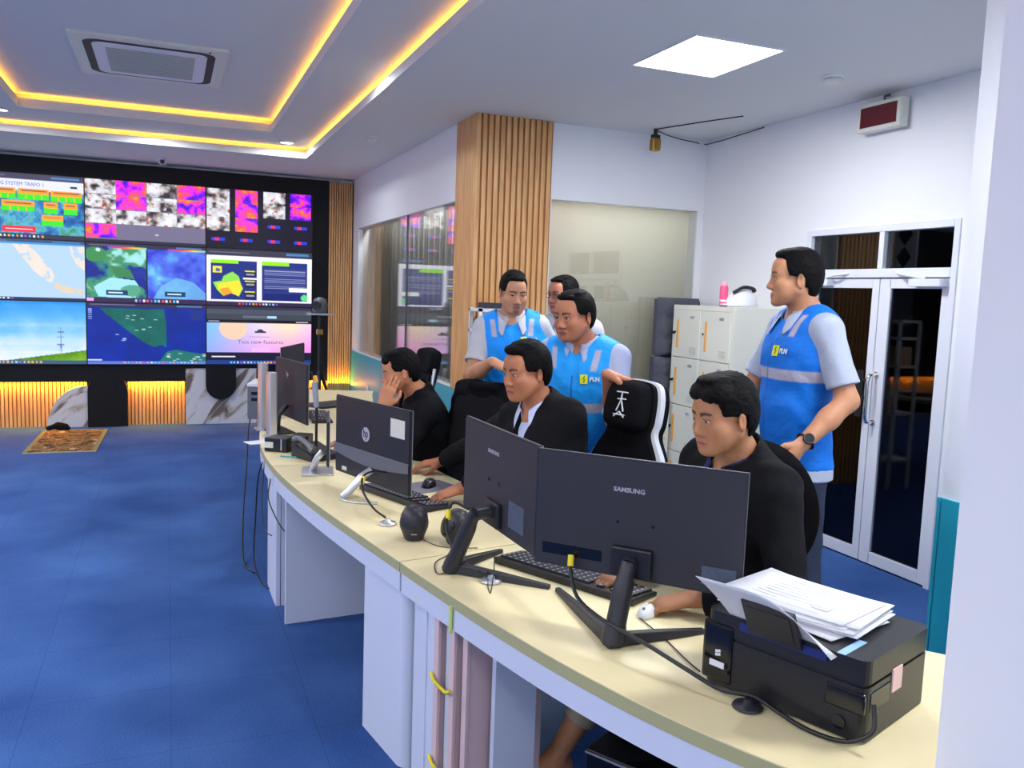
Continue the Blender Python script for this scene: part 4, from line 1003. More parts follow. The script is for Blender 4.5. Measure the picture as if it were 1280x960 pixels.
b = MB(); b.box(-.088, .088, -.153, .153, .215, .235); b.build('lid', M['white'], t, bevel=.003)
for z in (.16, .12):
    b = MB(); b.box(-.06, -.02, -.1515, -.150, z, z+.02); b.build('port', M['blackg'], t)
t = thing('document_camera', 'thin black pole with orange and silver grip behind the badged computer', 'camera stand', (.70, 4.32, .741), .2)
b = MB(); b.cyl((0, 0, .006), (.0, 0, .33), .007); b.tube([(0, 0, .33), (-.01, .0, .39), (-.03, .0, .45)], .006, 8); b.build('pole', M['blackp'], t)
b = MB(); b.cyl((0, 0, .27), (-.012, 0, .40), .013, .016); b.build('grip', M['silver'], t)
b = MB(); b.cyl((-.006, 0, .395), (-.012, 0, .43), .013, .013); b.build('collar', M['orange'], t)
b = MB(); b.cyl((0, 0, 0), (0, 0, .008), .05, n=24); b.build('foot', M['blackp'], t)
t = thing('tripod_camera', 'dark video camera on a tripod before the right end of the video wall', 'camera', (1.42, 8.62, 0))
b = MB(); b.cyl((0, 0, .55), (0, 0, 1.34), .02)
for a in (.3, 2.4, 4.5): b.tube([(0, 0, .8), (.3*math.cos(a), .3*math.sin(a), .01)], .014, 8)
b.build('tripod', M['blackp'], t)
b = MB(); b.box(-.13, .13, -.06, .06, 1.34, 1.36); b.build('plate', M['silver'], t, bevel=.004)
b = MB(); b.lathe([(.06, 1.36), (.075, 1.38), (.08, 1.44), (.06, 1.50), (.02, 1.52)], (0, 0, 0), 20); b.build('head', M['grey'], t)
b = MB(); b.cyl((-.03, -.05, 1.44), (-.06, -.11, 1.44), .04, .045); b.build('lens', M['blackg'], t)
b = MB(); b.box(-.03, .03, -.03, .03, 1.14, 1.20); b.build('knob', M['brass'], t, bevel=.008)

# rug
def rugmat():
    m, nt, p = newmat('rug_pattern'); tc = nt.nodes.new('ShaderNodeTexCoord')
    v = nt.nodes.new('ShaderNodeTexVoronoi'); v.inputs['Scale'].default_value = 9; n = nt.nodes.new('ShaderNodeTexNoise'); n.inputs['Scale'].default_value = 6; n.inputs['Distortion'].default_value = 1.5
    nt.links.new(tc.outputs['Object'], v.inputs['Vector']); nt.links.new(tc.outputs['Object'], n.inputs['Vector'])
    r = nt.nodes.new('ShaderNodeValToRGB'); r.color_ramp.interpolation = 'CONSTANT'; e = r.color_ramp.elements
    e[0].position = 0; e[0].color = rgb(46, 34, 20); e[1].position = .42; e[1].color = rgb(112, 82, 42)
    for pos, c in ((.50, (140, 104, 58)), (.56, (84, 40, 26)), (.62, (176, 156, 118))): x = e.new(pos); x.color = rgb(*c)
    nt.links.new(n.outputs['Fac'], r.inputs['Fac']); nt.links.new(r.outputs['Color'], p.inputs['Base Color']); p.inputs['Roughness'].default_value = .95
    return m
t = thing('prayer_rug', 'small brown patterned rug on the blue carpet before the video wall', 'rug', (-.93, 9.4, 0.0), -.02)
b = MB(); b.box(-.27, .27, -.62, .62, .001, .010); b.build('pile', rugmat(), t)
M['rugedge'] = mat('rug_edge', rgb(130, 122, 80), .9)
b = MB(); b.box(-.31, -.27, -.62, .62, .001, .009); b.box(.27, .31, -.62, .62, .001, .009); b.build('border', M['rugedge'], t)
b = MB()
for s in (-1, 1):
    for k in range(40): x = -.30+.6*k/39; b.box(x-.004, x+.004, s*.62, s*.66, .001, .006)
b.build('fringe', mat('fringe', rgb(200, 190, 150), .9), t)
b = MB(); b.tube([(-1.20, 10.03, .02), (-1.10, 10.05, .05), (-.98, 10.02, .02)], [.03, .05, .02], 8, sub=3, flat=.7); tag(b.build('dark_cloth', M['blackf']), 'crumpled dark cloth on the carpet behind the rug', 'cloth')

# ------------------------------------------------------------------ lockers and things beside them
t = thing('locker_cabinet', 'cream steel locker cabinet with orange handles beside the double door', 'locker', (3.86, 5.257, 0))
lw, ld, lh = .378, .204, 1.583      # half width (y), half depth (x)
b = MB(); b.box(-ld+.006, ld, -lw, lw, 0.0, lh); b.build('body', M['cream'], t, bevel=.004)
b = MB(); b.box(-ld-.002, -ld+.006, -lw, lw, lh-.035, lh); b.box(-ld-.002, -ld+.006, -lw, -lw+.018, .0, lh-.035); b.box(-ld-.002, -ld+.006, lw-.018, lw, 0, lh-.035); b.box(-ld-.002, -ld+.006, -.008, .008, 0, lh-.035); b.box(-ld-.002, -ld+.006, -lw, lw, 0, .08); b.build('front_frame', M['cream'], t, bevel=.002)
for c in range(2):
    for r in range(4):
        y0 = -lw+.021+c*(lw-.012); y1 = y0+lw-.032; zt = lh-.038-r*.366; zb = zt-.360
        b = MB(); b.box(-ld-.010, -ld+.004, y0, y1, zb, zt); dr = b.build('locker_door', M['cream'], t, bevel=.003)
        b = MB(); b.box(-ld-.018, -ld-.010, y1-.075, y1-.055, zb+.07, zt-.075); b.build('handle', M['orange'], dr, bevel=.003)
        b = MB(); b.box(-ld-.0125, -ld-.010, y0+.075, y0+.125, zt-.062, zt-.042); b.build('name_holder', M['silver'], dr)
        b = MB(); b.cyl((-ld-.010, y1-.03, zb+.19), (-ld-.016, y1-.03, zb+.19), .008, n=12)
        if c == 1: b.box(-ld-.05, -ld-.014, y1-.033, y1-.027, zb+.175, zb+.195)
        b.build('lock', M['blackp'], dr)
        b = MB()
        for q in range(4): b.box(-ld-.012, -ld-.010, y0+.04, y0+.12, zb+.03+q*.015, zb+.036+q*.015)
        b.build('vent', mat('vent', rgb(196, 196, 186), .5) if (c, r) == (0, 0) else bpy.data.materials['vent'], dr)
t = thing('spray_bottle', 'slim pink bottle standing on top of the lockers', 'bottle', (3.70, 5.07, 1.583))
b = MB(); b.lathe([(.028, 0), (.03, .01), (.03, .135), (.024, .15)], (0, 0, 0), 20); b.build('body', M['pink'], t)
b = MB(); b.lathe([(.022, .15), (.022, .175), (.004, .178)], (0, 0, 0), 16); b.build('cap', mat('pale_pink', rgb(250, 170, 196), .4), t)
b = MB(); b.lathe([(.0303, .035), (.0303, .05)], (0, 0, 0), 20); b.build('label', M['paper'], t)
t = thing('safety_helmet', 'white safety helmet with a black strap lying on the lockers', 'helmet', (3.82, 5.02, 1.583))
b = MB(); vs = []; n = 24
for i in range(9):
    v = i/8*PI/2
    for k in range(n): u = 2*PI*k/n; vs.append((.12*math.cos(v)*math.cos(u), .098*math.cos(v)*math.sin(u), .02+.115*math.sin(v)))
b.add(vs, [(i*n+k, i*n+(k+1) % n, (i+1)*n+(k+1) % n, (i+1)*n+k) for i in range(8) for k in range(n)], 0, True); b.prism([(.15*math.cos(2*PI*k/n)-.02, .105*math.sin(2*PI*k/n)) for k in range(n)], .010, .022, 0)
b.build('shell', M['white'], t)
b = MB(); b.tube([(-.10, -.03, .10), (-.04, -.06, .14), (.04, -.06, .135), (.07, -.05, .115)], .010, 8, sub=3, flat=1.6); b.build('strap', M['blackp'], t)
M['quilt'] = mat('grey_quilt', rgb(84, 84, 96), .9, noise=.25, nscale=30, bump=.6, bscale=40)
def cushion_box(b, x0, x1, y0, y1, z0, z1, nx, nz, puff):
    """quilted slab: grid front bulging toward -y between its stitches"""
    vs = []; NX, NZ = nx*6, nz*6
    for j in range(NZ+1):
        for i in range(NX+1):
            u = i/NX; v = j/NZ; bl = abs(math.sin(u*nx*PI))**.45*abs(math.sin(v*nz*PI))**.45
            e = min(1, min(u, 1-u)*9)**.5*min(1, min(v, 1-v)*16)**.5
            vs.append((x0+(x1-x0)*u, y1-(y1-y0)*(.55+.45*e)-puff*bl, z0+(z1-z0)*v))
    b.add(vs, [(j*(NX+1)+i, j*(NX+1)+i+1, (j+1)*(NX+1)+i+1, (j+1)*(NX+1)+i) for j in range(NZ) for i in range(NX)], 0, True)
    b.box(x0+.012, x1-.012, y0+(y1-y0)*.6, y1-.004, z0+.012, z1-.012)
t = thing('folded_mattress', 'grey quilted folded mattress standing between the lockers and the pane', 'mattress', (3.72, 5.82, 0))
b = MB(); cushion_box(b, -.16, .27, -.09, .05, .05, .86, 3, 6, .02); cushion_box(b, -.13, .28, -.10, .05, .85, 1.17, 3, 2, .02); b.build('lower_fold', M['quilt'], t)
b = MB(); cushion_box(b, -.115, .27, -.08, .05, 1.16, 1.635, 3, 3, .022); b.build('upper_fold', M['quilt'], t)
for x, w_, z1, lab in ((3.50, .05, .80, 'narrow cream folded panel leaning by the grey mattress'), (3.60, .10, .86, 'ribbed cream folded seat standing against the lockers')):
    t = thing('plastic_stool', lab, 'stool', (x-.03, 5.60, 0))
    b = MB(); b.prism([(p[0], p[1]+z1/2) for p in rrect(w_, z1-.004, .022)], -.03, .03, M=Mx); b.build('shell', M['cream'], t, bevel=.004)
    b = MB()
    for k in range(14): b.box(-w_*.3, w_*.3, -.034, -.03, .08+k*.05, .10+k*.05)
    b.build('ribs', mat('cream_rib', rgb(206, 204, 186), .6) if w_ < .06 else bpy.data.materials['cream_rib'], t)
b = MB(); b.box(0, .10, 0, .06, 0.001, .10); o = b.build('cardboard_box', M['peach']); o.location = (3.87, 2.92, 0); o.rotation_euler = (0, 0, .5); tag(o, 'small peach cardboard piece on the floor right of the double door', 'box')
# shelf rack beside the pillar
t = thing('shelf_rack', 'narrow white shelf rack standing in front of the wooden pillar', 'shelf', (2.14, 5.66, 0))
b = MB()
for x in (-.115, .115):
    for y in (-.10, .10): b.box(x-.012, x+.012, y-.012, y+.012, 0, 1.515)
b.build('frame', M['white'], t)
for z in (.25, .67, 1.09, 1.34, 1.49):
    b = MB(); b.box(-.127, .127, -.112, .112, z, z+.022); b.build('shelf_board', M['white'], t)
FL = [('black file box on the second shelf down of the white rack', 1.364, 'blackp', .10), ('dark binder on the top of the white rack behind the left standing man', 1.513, 'dgrey', .04), ('brown carton on the third shelf of the white rack', 1.114, 'peach', .16)]
for lab, z, m, hh in FL:
    b = MB(); b.box(-.07, .095, -.08, .08, 0, hh); b.box(-.071, -.069, -.03, .03, hh*.3, hh*.7)
    o = b.build('file_box', M[m], bevel=.003); o.location = (2.14, 5.66, z); tag(o, lab, 'file box')

# ------------------------------------------------------------------ chairs
def pad_mesh(b, w, h, t, curve=0.0, wtop=None, rnd=.35, nx=14, nz=14, Mt=None, mi=0):
    """rounded upholstered pad in the xz plane, thickness along y, centred; curve bends edges toward +y"""
    wtop = wtop or w; vs = []
    for s in (-1, 1):
        for j in range(nz+1):
            v = -1+2*j/nz
            for i in range(nx+1):
                u = -1+2*i/nx
                ww = (w+(wtop-w)*(v+1)/2)/2
                # squircle mapping
                x = u*math.sqrt(1-rnd*v*v/2); z = v*math.sqrt(1-rnd*u*u/2)
                e = (1-abs(u)**6)*(1-abs(v)**6)
                vs.append((x*ww, s*t/2*(e**.5 if e > 0 else 0)+curve*(u*u), z*h/2))
    N = (nx+1)*(nz+1); fs = []
    for j in range(nz):
        for i in range(nx):
            a = j*(nx+1)+i; q = (a, a+1, a+nx+2, a+nx+1); fs.append(q); fs.append(tuple(reversed([k+N for k in q])))
    b.add(vs, fs, mi, True, Mt)
def base5(t, hgt=.44):
    b = MB(); b.cyl((0, 0, .075), (0, 0, .13), .035); b.cyl((0, 0, .12), (0, 0, hgt-.03), .02); b.box(-.09, .09, -.09, .09, hgt-.035, hgt-.01); b.build('gas_column', M['blackp'], t)
    b = MB()
    for k in range(5):
        a = 2*PI*k/5+.3; b.tube([(0, 0, .10), (.15*math.cos(a), .15*math.sin(a), .095), (.30*math.cos(a), .30*math.sin(a), .075)], [.024, .02, .016], 8)
    b.build('star_base', M['blackp'], t)
    for k in range(5):
        a = 2*PI*k/5+.3; x, y = .30*math.cos(a), .30*math.sin(a); b = MB()
        for s in (-1, 1): b.cyl((x-.012*s*math.sin(a)-.006*s*math.sin(a), y+.018*s*math.cos(a), .03), (x-.008*s*math.sin(a)*0, y+.004*s*math.cos(a), .03), .029, n=14)
        b.cyl((x, y, .03), (x, y, .08), .008); b.build('caster', M['blackp'], t)
def chair_root(lab, x, y, face, group=None):
    """face = direction the sitter looks (vector); local -y is the sitter's front"""
    return thing('office_chair', lab, 'office chair', (x, y, 0), math.atan2(face[1], face[0])+PI/2, group)
def office_chair(lab, x, y, face, kind, bz=.98, hz=1.2, lean=.12, bw=.46, bh=.56):
    t = chair_root(lab, x, y, face); base5(t)
    b = MB(); pad_mesh(b, .50, .50, .09, Mt=Matrix.Translation((0, 0, .475)) @ Matrix.Rotation(PI/2, 4, 'X')); b.build('seat', M['blackf'], t)
    Mb = lambda z, yy=.27: Matrix.Translation((0, yy+(z-.75)*lean*2, z)) @ Matrix.Rotation(-lean*1.6, 4, 'X')
    if kind == 'round':
        b = MB(); pad_mesh(b, bw, bh, .07, -.05, rnd=.95, Mt=Mb(bz)); b.build('backrest', M['blackf'], t)
        b = MB(); b.tube([(0, .05, .44), (0, .30, .50), (0, .36, .8)], .022, 8, sub=4, flat=2); b.build('back_bar', M['blackp'], t)
    if kind == 'mesh':
        b = MB(); pad_mesh(b, bw-.04, bh, .03, -.04, wtop=bw*.78, rnd=.5, Mt=Mb(bz)); b.build('backrest', M['mesh'], t)
        b = MB()
        for s in (-1, 1): b.tube([Mb(bz) @ Vector((s*(bw/2-.02), -.02, -bh/2)), Mb(bz) @ Vector((s*(bw/2-.03), -.03, 0)), Mb(bz) @ Vector((s*bw*.37, -.02, bh/2))], .010, 8, sub=4)
        b.build('back_frame', M['silver'], t)
        b = MB(); pad_mesh(b, .27, .155, .07, -.02, wtop=.31, rnd=.7, Mt=Mb(hz)); b.build('headrest', M['blackf'], t)
        b = MB(); b.tube([Mb(bz) @ Vector((0, .04, .1)), Mb(hz) @ Vector((0, .05, -.02))], .016, 8); b.tube([(0, .05, .44), (0, .30, .50), (0, .33, .8)], .02, 8, sub=4); b.build('back_bar', M['blackp'], t)
    for s in (-1, 1):
        b = MB(); b.tube([(s*.24, .0, .44), (s*.30, .02, .50), (s*.30, .02, .64)], .018, 8, sub=3); b.box(s*.30-.04, s*.30+.04, -.13, .13, .64, .668); b.build('armrest', M['blackp'], t, bevel=.008)
    return t, Mb
# gaming chair of the middle man
def gaming_chair(lab, x, y, face, hz, lean, jacket=False):
    t = chair_root(lab, x, y, face); base5(t)
    b = MB(); pad_mesh(b, .52, .52, .10, Mt=Matrix.Translation((0, 0, .47)) @ Matrix.Rotation(PI/2, 4, 'X')); b.build('seat', M['blackf'], t)
    Mb = Matrix.Translation((0, .24, .50)) @ Matrix.Rotation(-lean, 4, 'X')
    H = (hz-.50)/math.cos(lean)+.10
    def outline(k):
        return [(.22*k, 0), (.25*k, .12), (.245*k, .30), (.19*k, .46), (.130*k, .56), (.138*k, H-.16), (.128*k, H-.05), (.08*k, H), (-.08*k, H), (-.128*k, H-.05), (-.138*k, H-.16), (-.130*k, .56), (-.19*k, .46), (-.245*k, .30), (-.25*k, .12), (-.22*k, 0)]
    def smo(pl):
        out = []; n_ = len(pl)
        for i in range(n_):
            p0, p1, p2, p3 = (Vector(pl[(i+k) % n_]) for k in (-1, 0, 1, 2))
            for k in range(5):
                u_ = k/5; out.append(tuple(.5*((2*p1)+(p2-p0)*u_+(2*p0-5*p1+4*p2-p3)*u_*u_+(3*p1-p0-3*p2+p3)*u_**3)))
        return out
    b = MB(); b.prism(smo(outline(1.0)), -.03, .0, M=Mb @ Mx, smooth=True); b.build('bolster', M['white'], t, bevel=.012, seg=3)
    b = MB(); b.prism(smo([(x_*.93, z_*.985+.004) for x_, z_ in outline(.95)]), -.055, .05, M=Mb @ Mx, smooth=True); b.build('backrest', M['blackf'], t, bevel=.015, seg=3)
    b = MB(); pad_mesh(b, .245, .22, .10, -.0, wtop=.225, rnd=.6, Mt=Mb @ Matrix.Translation((0, -.07, H-.115))); hp = b.build('headrest', M['blackf'], t)
    b = MB(); z = H-.115; q = lambda x_, z_: (x_, -.123, z+z_)
    for a_, c_ in ((q(-.03, .05), q(.03, .05)), (q(-.02, .02), q(.025, .022)), (q(0, .05), q(0, .02)), (q(0, .02), q(-.018, -.03)), (q(0, .02), q(.02, -.03)), (q(-.03, -.045), q(.03, -.045)), (q(-.028, -.055), q(.0, -.032)), (q(.0, -.032), q(.028, -.055))):
        b.tube([Mb @ Vector(a_), Mb @ Vector(c_)], .0032, 6)
    b.build('embroidered_mark', M['paper'], hp)
    for s in (-1, 1):
        b = MB(); b.tube([(s*.25, .05, .44), (s*.32, .05, .50), (s*.32, .05, .63)], .018, 8, sub=3); b.box(s*.32-.045, s*.32+.045, -.13, .14, .63, .66); b.build('armrest', M['blackp'], t, bevel=.01)
    return t
gaming_chair('black gaming chair with white edges and embroidered headrest under the older man\'s hand', 1.51, 2.98, (-.95, -.32), 1.17, .20)
office_chair('black mesh office chair with headrest behind the man resting his cheek', 0.97, 4.43, (-1, -.06), 'mesh', bz=.93, hz=1.235, lean=.10)
office_chair('rounded black office chair behind the nearest seated man', 1.575, 2.225, (-.93, -.36), 'round', bz=.915, lean=.10, bw=.57, bh=.48)
JC = chair_root('empty black office chair with a jacket over its back', 1.25, 3.84, (-.85, -.52))
base5(JC)
b = MB(); pad_mesh(b, .50, .50, .09, Mt=Matrix.Translation((0, 0, .475)) @ Matrix.Rotation(PI/2, 4, 'X')); b.build('seat', M['blackf'], JC)
b = MB(); pad_mesh(b, .40, .60, .06, -.03, rnd=.6, Mt=Matrix.Translation((0, .27, .86)) @ Matrix.Rotation(-.12, 4, 'X')); b.build('backrest', M['mesh'], JC)
for s in (-1, 1):
    b = MB(); b.tube([(s*.24, .0, .44), (s*.30, .02, .50), (s*.30, .02, .64)], .018, 8, sub=3); b.box(s*.30-.04, s*.30+.04, -.13, .13, .64, .668); b.build('armrest', M['blackp'], JC, bevel=.008)
b = MB(); b.tube([(0, .05, .44), (0, .30, .50), (0, .33, .8)], .02, 8, sub=4); b.build('back_bar', M['blackp'], JC)
t = thing('computer_case', 'black computer case lying on the floor under the near desk', 'computer case', (1.40, 2.02, .08), -1.05)
b = MB(); b.box(-.21, .21, -.17, .17, 0, .20); b.build('case', M['blackg'], t, bevel=.006)
b = MB(); b.box(-.21, .21, -.1725, -.170, .185, .190); b.build('trim', M['silver'], t)
for sx in (-1, 1):
    for sy in (-1, 1): b = MB(); b.cyl((sx*.16, sy*.12, -.08), (sx*.16, sy*.12, 0), .018); b.build('foot', M['blackp'], t)
b = MB(); b.box(-.006, 0, -.035, .035, -.045, .045); o = b.build('wall_socket', M['white'], bevel=.003); o.location = (XS-.0125, 9.3, .50); tag(o, 'white wall socket on the teal wall near the video wall', 'socket')
# ------------------------------------------------------------------ people: implicit surfaces meshed on a grid
class SDF:
    def __init__(s): s.p = []
    def cone(s, a, b, r1, r2, k=.02, op='+', ax=None, fl=1.0, c=None):
        """tapered capsule; ax/fl: flattened along unit axis ax by factor fl; c: colour"""
        s.p.append(('c', np.array(a, float), np.array(b, float), r1, r2, k, op, None if ax is None else np.array(ax, float), fl, c)); return s
    def ell(s, c0, r, k=.02, op='+', R=None, c=None):
        """ellipsoid with radii r in the axes given by the columns of R"""
        s.p.append(('e', np.array(c0, float), np.array(r, float), np.eye(3) if R is None else np.array(R), 0, k, op, None, 1, c)); return s
    def bounds(s, pr):
        if pr[0] == 'c':
            a, b = pr[1], pr[2]; m = max(pr[3], pr[4])*1.0+.03+pr[5]; return np.minimum(a, b)-m, np.maximum(a, b)+m
        m = pr[2].max()+.03+pr[5]; return pr[1]-m, pr[1]+m
    def dist(s, pr, X, Y, Z):
        if pr[0] == 'c':
            a, b, r1, r2, ax, fl = pr[1], pr[2], pr[3], pr[4], pr[7], pr[8]
            px, py, pz = X-a[0], Y-a[1], Z-a[2]; ba = b-a
            if ax is not None:
                q = (px*ax[0]+py*ax[1]+pz*ax[2])*(fl-1); px = px+q*ax[0]; py = py+q*ax[1]; pz = pz+q*ax[2]
                ba = ba+ax*(ba@ax)*(fl-1)
            L2 = max(ba@ba, 1e-9); h = np.clip((px*ba[0]+py*ba[1]+pz*ba[2])/L2, 0, 1)
            dx, dy, dz = px-h*ba[0], py-h*ba[1], pz-h*ba[2]
            return np.sqrt(dx*dx+dy*dy+dz*dz)-(r1+(r2-r1)*h)
        c, r, R = pr[1], pr[2], pr[3]
        px, py, pz = X-c[0], Y-c[1], Z-c[2]
        u = [px*R[0, i]+py*R[1, i]+pz*R[2, i] for i in range(3)]
        k0 = np.sqrt(sum((u[i]/r[i])**2 for i in range(3))); k1 = np.sqrt(sum((u[i]/r[i]**2)**2 for i in range(3)))+1e-9
        return k0*(k0-1)/k1
    def field(s, xs, ys, zs):
        D = np.full((len(xs), len(ys), len(zs)), .25, dtype=np.float32)
        for pr in s.p:
            lo, hi = s.bounds(pr)
            i0, i1 = np.searchsorted(xs, lo[0]), np.searchsorted(xs, hi[0]); j0, j1 = np.searchsorted(ys, lo[1]), np.searchsorted(ys, hi[1]); k0, k1 = np.searchsorted(zs, lo[2]), np.searchsorted(zs, hi[2])
            if i1 <= i0 or j1 <= j0 or k1 <= k0: continue
            d = s.dist(pr, xs[i0:i1, None, None], ys[None, j0:j1, None], zs[None, None, k0:k1]).astype(np.float32)
            V = D[i0:i1, j0:j1, k0:k1]; k = max(pr[5], 1e-4)
            if pr[6] == '+': h = np.maximum(k-np.abs(V-d), 0)/k; V[:] = np.minimum(V, d)-h*h*k*.25
            elif pr[6] == '-': d = -d; h = np.maximum(k-np.abs(V-d), 0)/k; V[:] = np.maximum(V, d)+h*h*k*.25
        return D

def axis(lo, hi, step, fine=None, fstep=None):
    """grid coordinates from lo to hi, denser inside the fine ranges"""
    out = [lo]; fine = fine or []
    while out[-1] < hi:
        x = out[-1]; st = step
        for a, b in fine:
            if x >= a-step and x < b: st = fstep
        out.append(x+st)
    return np.array(out)

def surface(D, xs, ys, zs):
    """surface nets: vertices and quads of the zero level"""
    S = D < 0
    nx, ny, nz = S.shape
    c = np.zeros((nx-1, ny-1, nz-1), np.int8)
    for a in (0, 1):
        for b in (0, 1):
            for d in (0, 1): c += S[a:nx-1+a, b:ny-1+b, d:nz-1+d]
    act = (c > 0) & (c < 8); ids = np.full(act.shape, -1, np.int64); I, J, K = np.nonzero(act); ids[I, J, K] = np.arange(len(I))
    P = np.zeros((len(I), 3)); N = np.zeros(len(I))
    co = [(a, b, d) for a in (0, 1) for b in (0, 1) for d in (0, 1)]
    for p in co:
        for ax in range(3):
            if p[ax]: continue
            q = list(p); q[ax] = 1
            v0 = D[I+p[0], J+p[1], K+p[2]]; v1 = D[I+q[0], J+q[1], K+q[2]]; m = (v0 < 0) != (v1 < 0)
            t = np.where(m, v0/np.where(m, v0-v1, 1), 0)
            pos = np.stack([xs[I+p[0]], ys[J+p[1]], zs[K+p[2]]], -1); dl = [(xs[np.minimum(I+1, nx-1)]-xs[I]), (ys[np.minimum(J+1, ny-1)]-ys[J]), (zs[np.minimum(K+1, nz-1)]-zs[K])][ax]
            pos[:, ax] += t*dl; P[m] += pos[m]; N[m] += 1
    P /= N[:, None]
    F = []
    for ax in range(3):
        sl0 = [slice(1, -1)]*3; sl1 = [slice(1, -1)]*3; sl0[ax] = slice(0, -1); sl1[ax] = slice(1, None)
        a = S[tuple(sl0)]; b = S[tuple(sl1)]; m = a != b; i, j, k = np.nonzero(m); flip = b[i, j, k]
        g = [i, j, k]
        for o in range(3):
            if o != ax: g[o] = g[o]+1
        o1, o2 = [o for o in range(3) if o != ax]
        def cell(d1, d2):
            h = [x.copy() for x in g]; h[o1] -= d1; h[o2] -= d2; return ids[h[0], h[1], h[2]]
        q = np.stack([cell(0, 0), cell(1, 0), cell(1, 1), cell(0, 1)], -1)
        if ax == 1: flip = ~flip
        q[flip] = q[flip][:, ::-1]; F.append(q)
    F = np.concatenate(F); F = F[(F >= 0).all(1)]
    return P, F
def mesh_obj(name, P, F, m, parent, cols=None, smooth_it=1):
    if smooth_it:                      # light Laplacian smoothing
        E = np.concatenate([F[:, [0, 1]], F[:, [1, 2]], F[:, [2, 3]], F[:, [3, 0]]])
        for _ in range(smooth_it):
            acc = np.zeros_like(P); cnt = np.zeros(len(P))
            for a, b in ((0, 1), (1, 0)):
                for d in range(3): acc[:, d] += np.bincount(E[:, a], P[E[:, b], d], len(P))
                cnt += np.bincount(E[:, a], minlength=len(P))
            P = P*.4+.6*acc/np.maximum(cnt, 1)[:, None]
    off_ = np.array(parent.location) if parent is not None else 0
    me = bpy.data.meshes.new(name)
    me.vertices.add(len(P)); me.vertices.foreach_set('co', (P-off_).astype(np.float32).ravel())
    me.loops.add(len(F)*4); me.loops.foreach_set('vertex_index', F[:, ::-1].ravel().astype(np.int32)); me.polygons.add(len(F))
    me.polygons.foreach_set('loop_start', np.arange(0, len(F)*4, 4, dtype=np.int32)); me.polygons.foreach_set('loop_total', np.full(len(F), 4, np.int32))
    me.polygons.foreach_set('use_smooth', np.ones(len(F), bool)); me.materials.append(m); me.update(calc_edges=True); me.validate()
    if cols is not None: colour_attr(me, cols(P) if callable(cols) else cols)
    o = bpy.data.objects.new(name, me); COL.objects.link(o); o.parent = parent; return o
def poly(name, sdf, m, parent, step, cols=None, fine=None, fstep=None, noise=0, smooth_it=1, mod=None):
    lo = np.min([s_[0] for s_ in map(sdf.bounds, [p for p in sdf.p if p[6] == '+'])], 0); hi = np.max([s_[1] for s_ in map(sdf.bounds, [p for p in sdf.p if p[6] == '+'])], 0)
    ax = [axis(lo[i], hi[i], step, [f[i] for f in fine] if fine else None, fstep) for i in range(3)]
    D = sdf.field(*ax)
    if noise:
        X, Y, Z = ax[0][:, None, None], ax[1][None, :, None], ax[2][None, None, :]
        D = D+noise*(np.sin(X*23+Z*31+2*np.sin(Y*17))*np.sin(Y*29-Z*19+1.7*np.sin(X*21))+.5*np.sin(Z*61+X*37+1.5*np.sin(Y*41)))
    if mod is not None: D = mod(D, ax)
    P, F = surface(D, *ax); return mesh_obj(name, P, F, m, parent, cols, smooth_it)

def nrm(v): v = np.array(v, float); return v/np.linalg.norm(v)
UP = np.array([0, 0, 1.0])
class Fr:
    """local frame: x = sideways, y = forward, z = up"""
    def __init__(s, o, f, u=UP):
        s.o = np.array(o, float); s.f = nrm(f); s.x = nrm(np.cross(s.f, u)); s.u = np.cross(s.x, s.f); s.R = np.stack([s.x, s.f, s.u], 1)
    def __call__(s, x, y, z): return s.o+s.x*x+s.f*y+s.u*z
    def inv(s, P): return (P-s.o)@s.R
def ik(a, b, l1, l2, hint):
    a = np.array(a, float); b = np.array(b, float); d = b-a; L = np.linalg.norm(d); s = max(1.0, L/(l1+l2)*1.002); l1 *= s; l2 *= s
    d /= L; x = (l1*l1-l2*l2+L*L)/(2*L); h = math.sqrt(max(0, l1*l1-x*x)); hv = np.array(hint, float); hv = hv-d*(hv@d)
    return a+d*x+nrm(hv)*h
SKIN = attrmat('skin', .5, .12, 180, .002, spec=.35, noise=.06, nscale=60, sss=.0)
CLOTH = attrmat('woven_cloth', .85, .35, 14, .02, spec=.15, noise=.05, nscale=300)
SUIT = attrmat('suit_cloth', .8, .35, 12, .02, spec=.12, noise=.04, nscale=300)
VEST = attrmat('vest_cloth', .6, .45, 16, .02, spec=.3, noise=.04, nscale=40)
def hair_mat():
    m, nt, p = newmat('black_hair'); tc = nt.nodes.new('ShaderNodeTexCoord'); mp = nt.nodes.new('ShaderNodeMapping'); mp.inputs['Scale'].default_value = (40, 160, 60)
    n = nt.nodes.new('ShaderNodeTexNoise'); n.inputs['Scale'].default_value = 1.5; n.inputs['Detail'].default_value = 4
    nt.links.new(tc.outputs['Object'], mp.inputs[0]); nt.links.new(mp.outputs[0], n.inputs['Vector'])
    b = nt.nodes.new('ShaderNodeBump'); b.inputs['Strength'].default_value = .8; b.inputs['Distance'].default_value = .006
    nt.links.new(n.outputs['Fac'], b.inputs['Height']); nt.links.new(b.outputs[0], p.inputs['Normal'])
    p.inputs['Base Color'].default_value = rgb(9, 8, 9); p.inputs['Roughness'].default_value = .65; p.inputs['Specular IOR Level'].default_value = .12; return m
HAIR = hair_mat()
M['eyeball'] = attrmat('eyeball', .25, 0)
def lin(c): return np.array([s2l(v) for v in c])

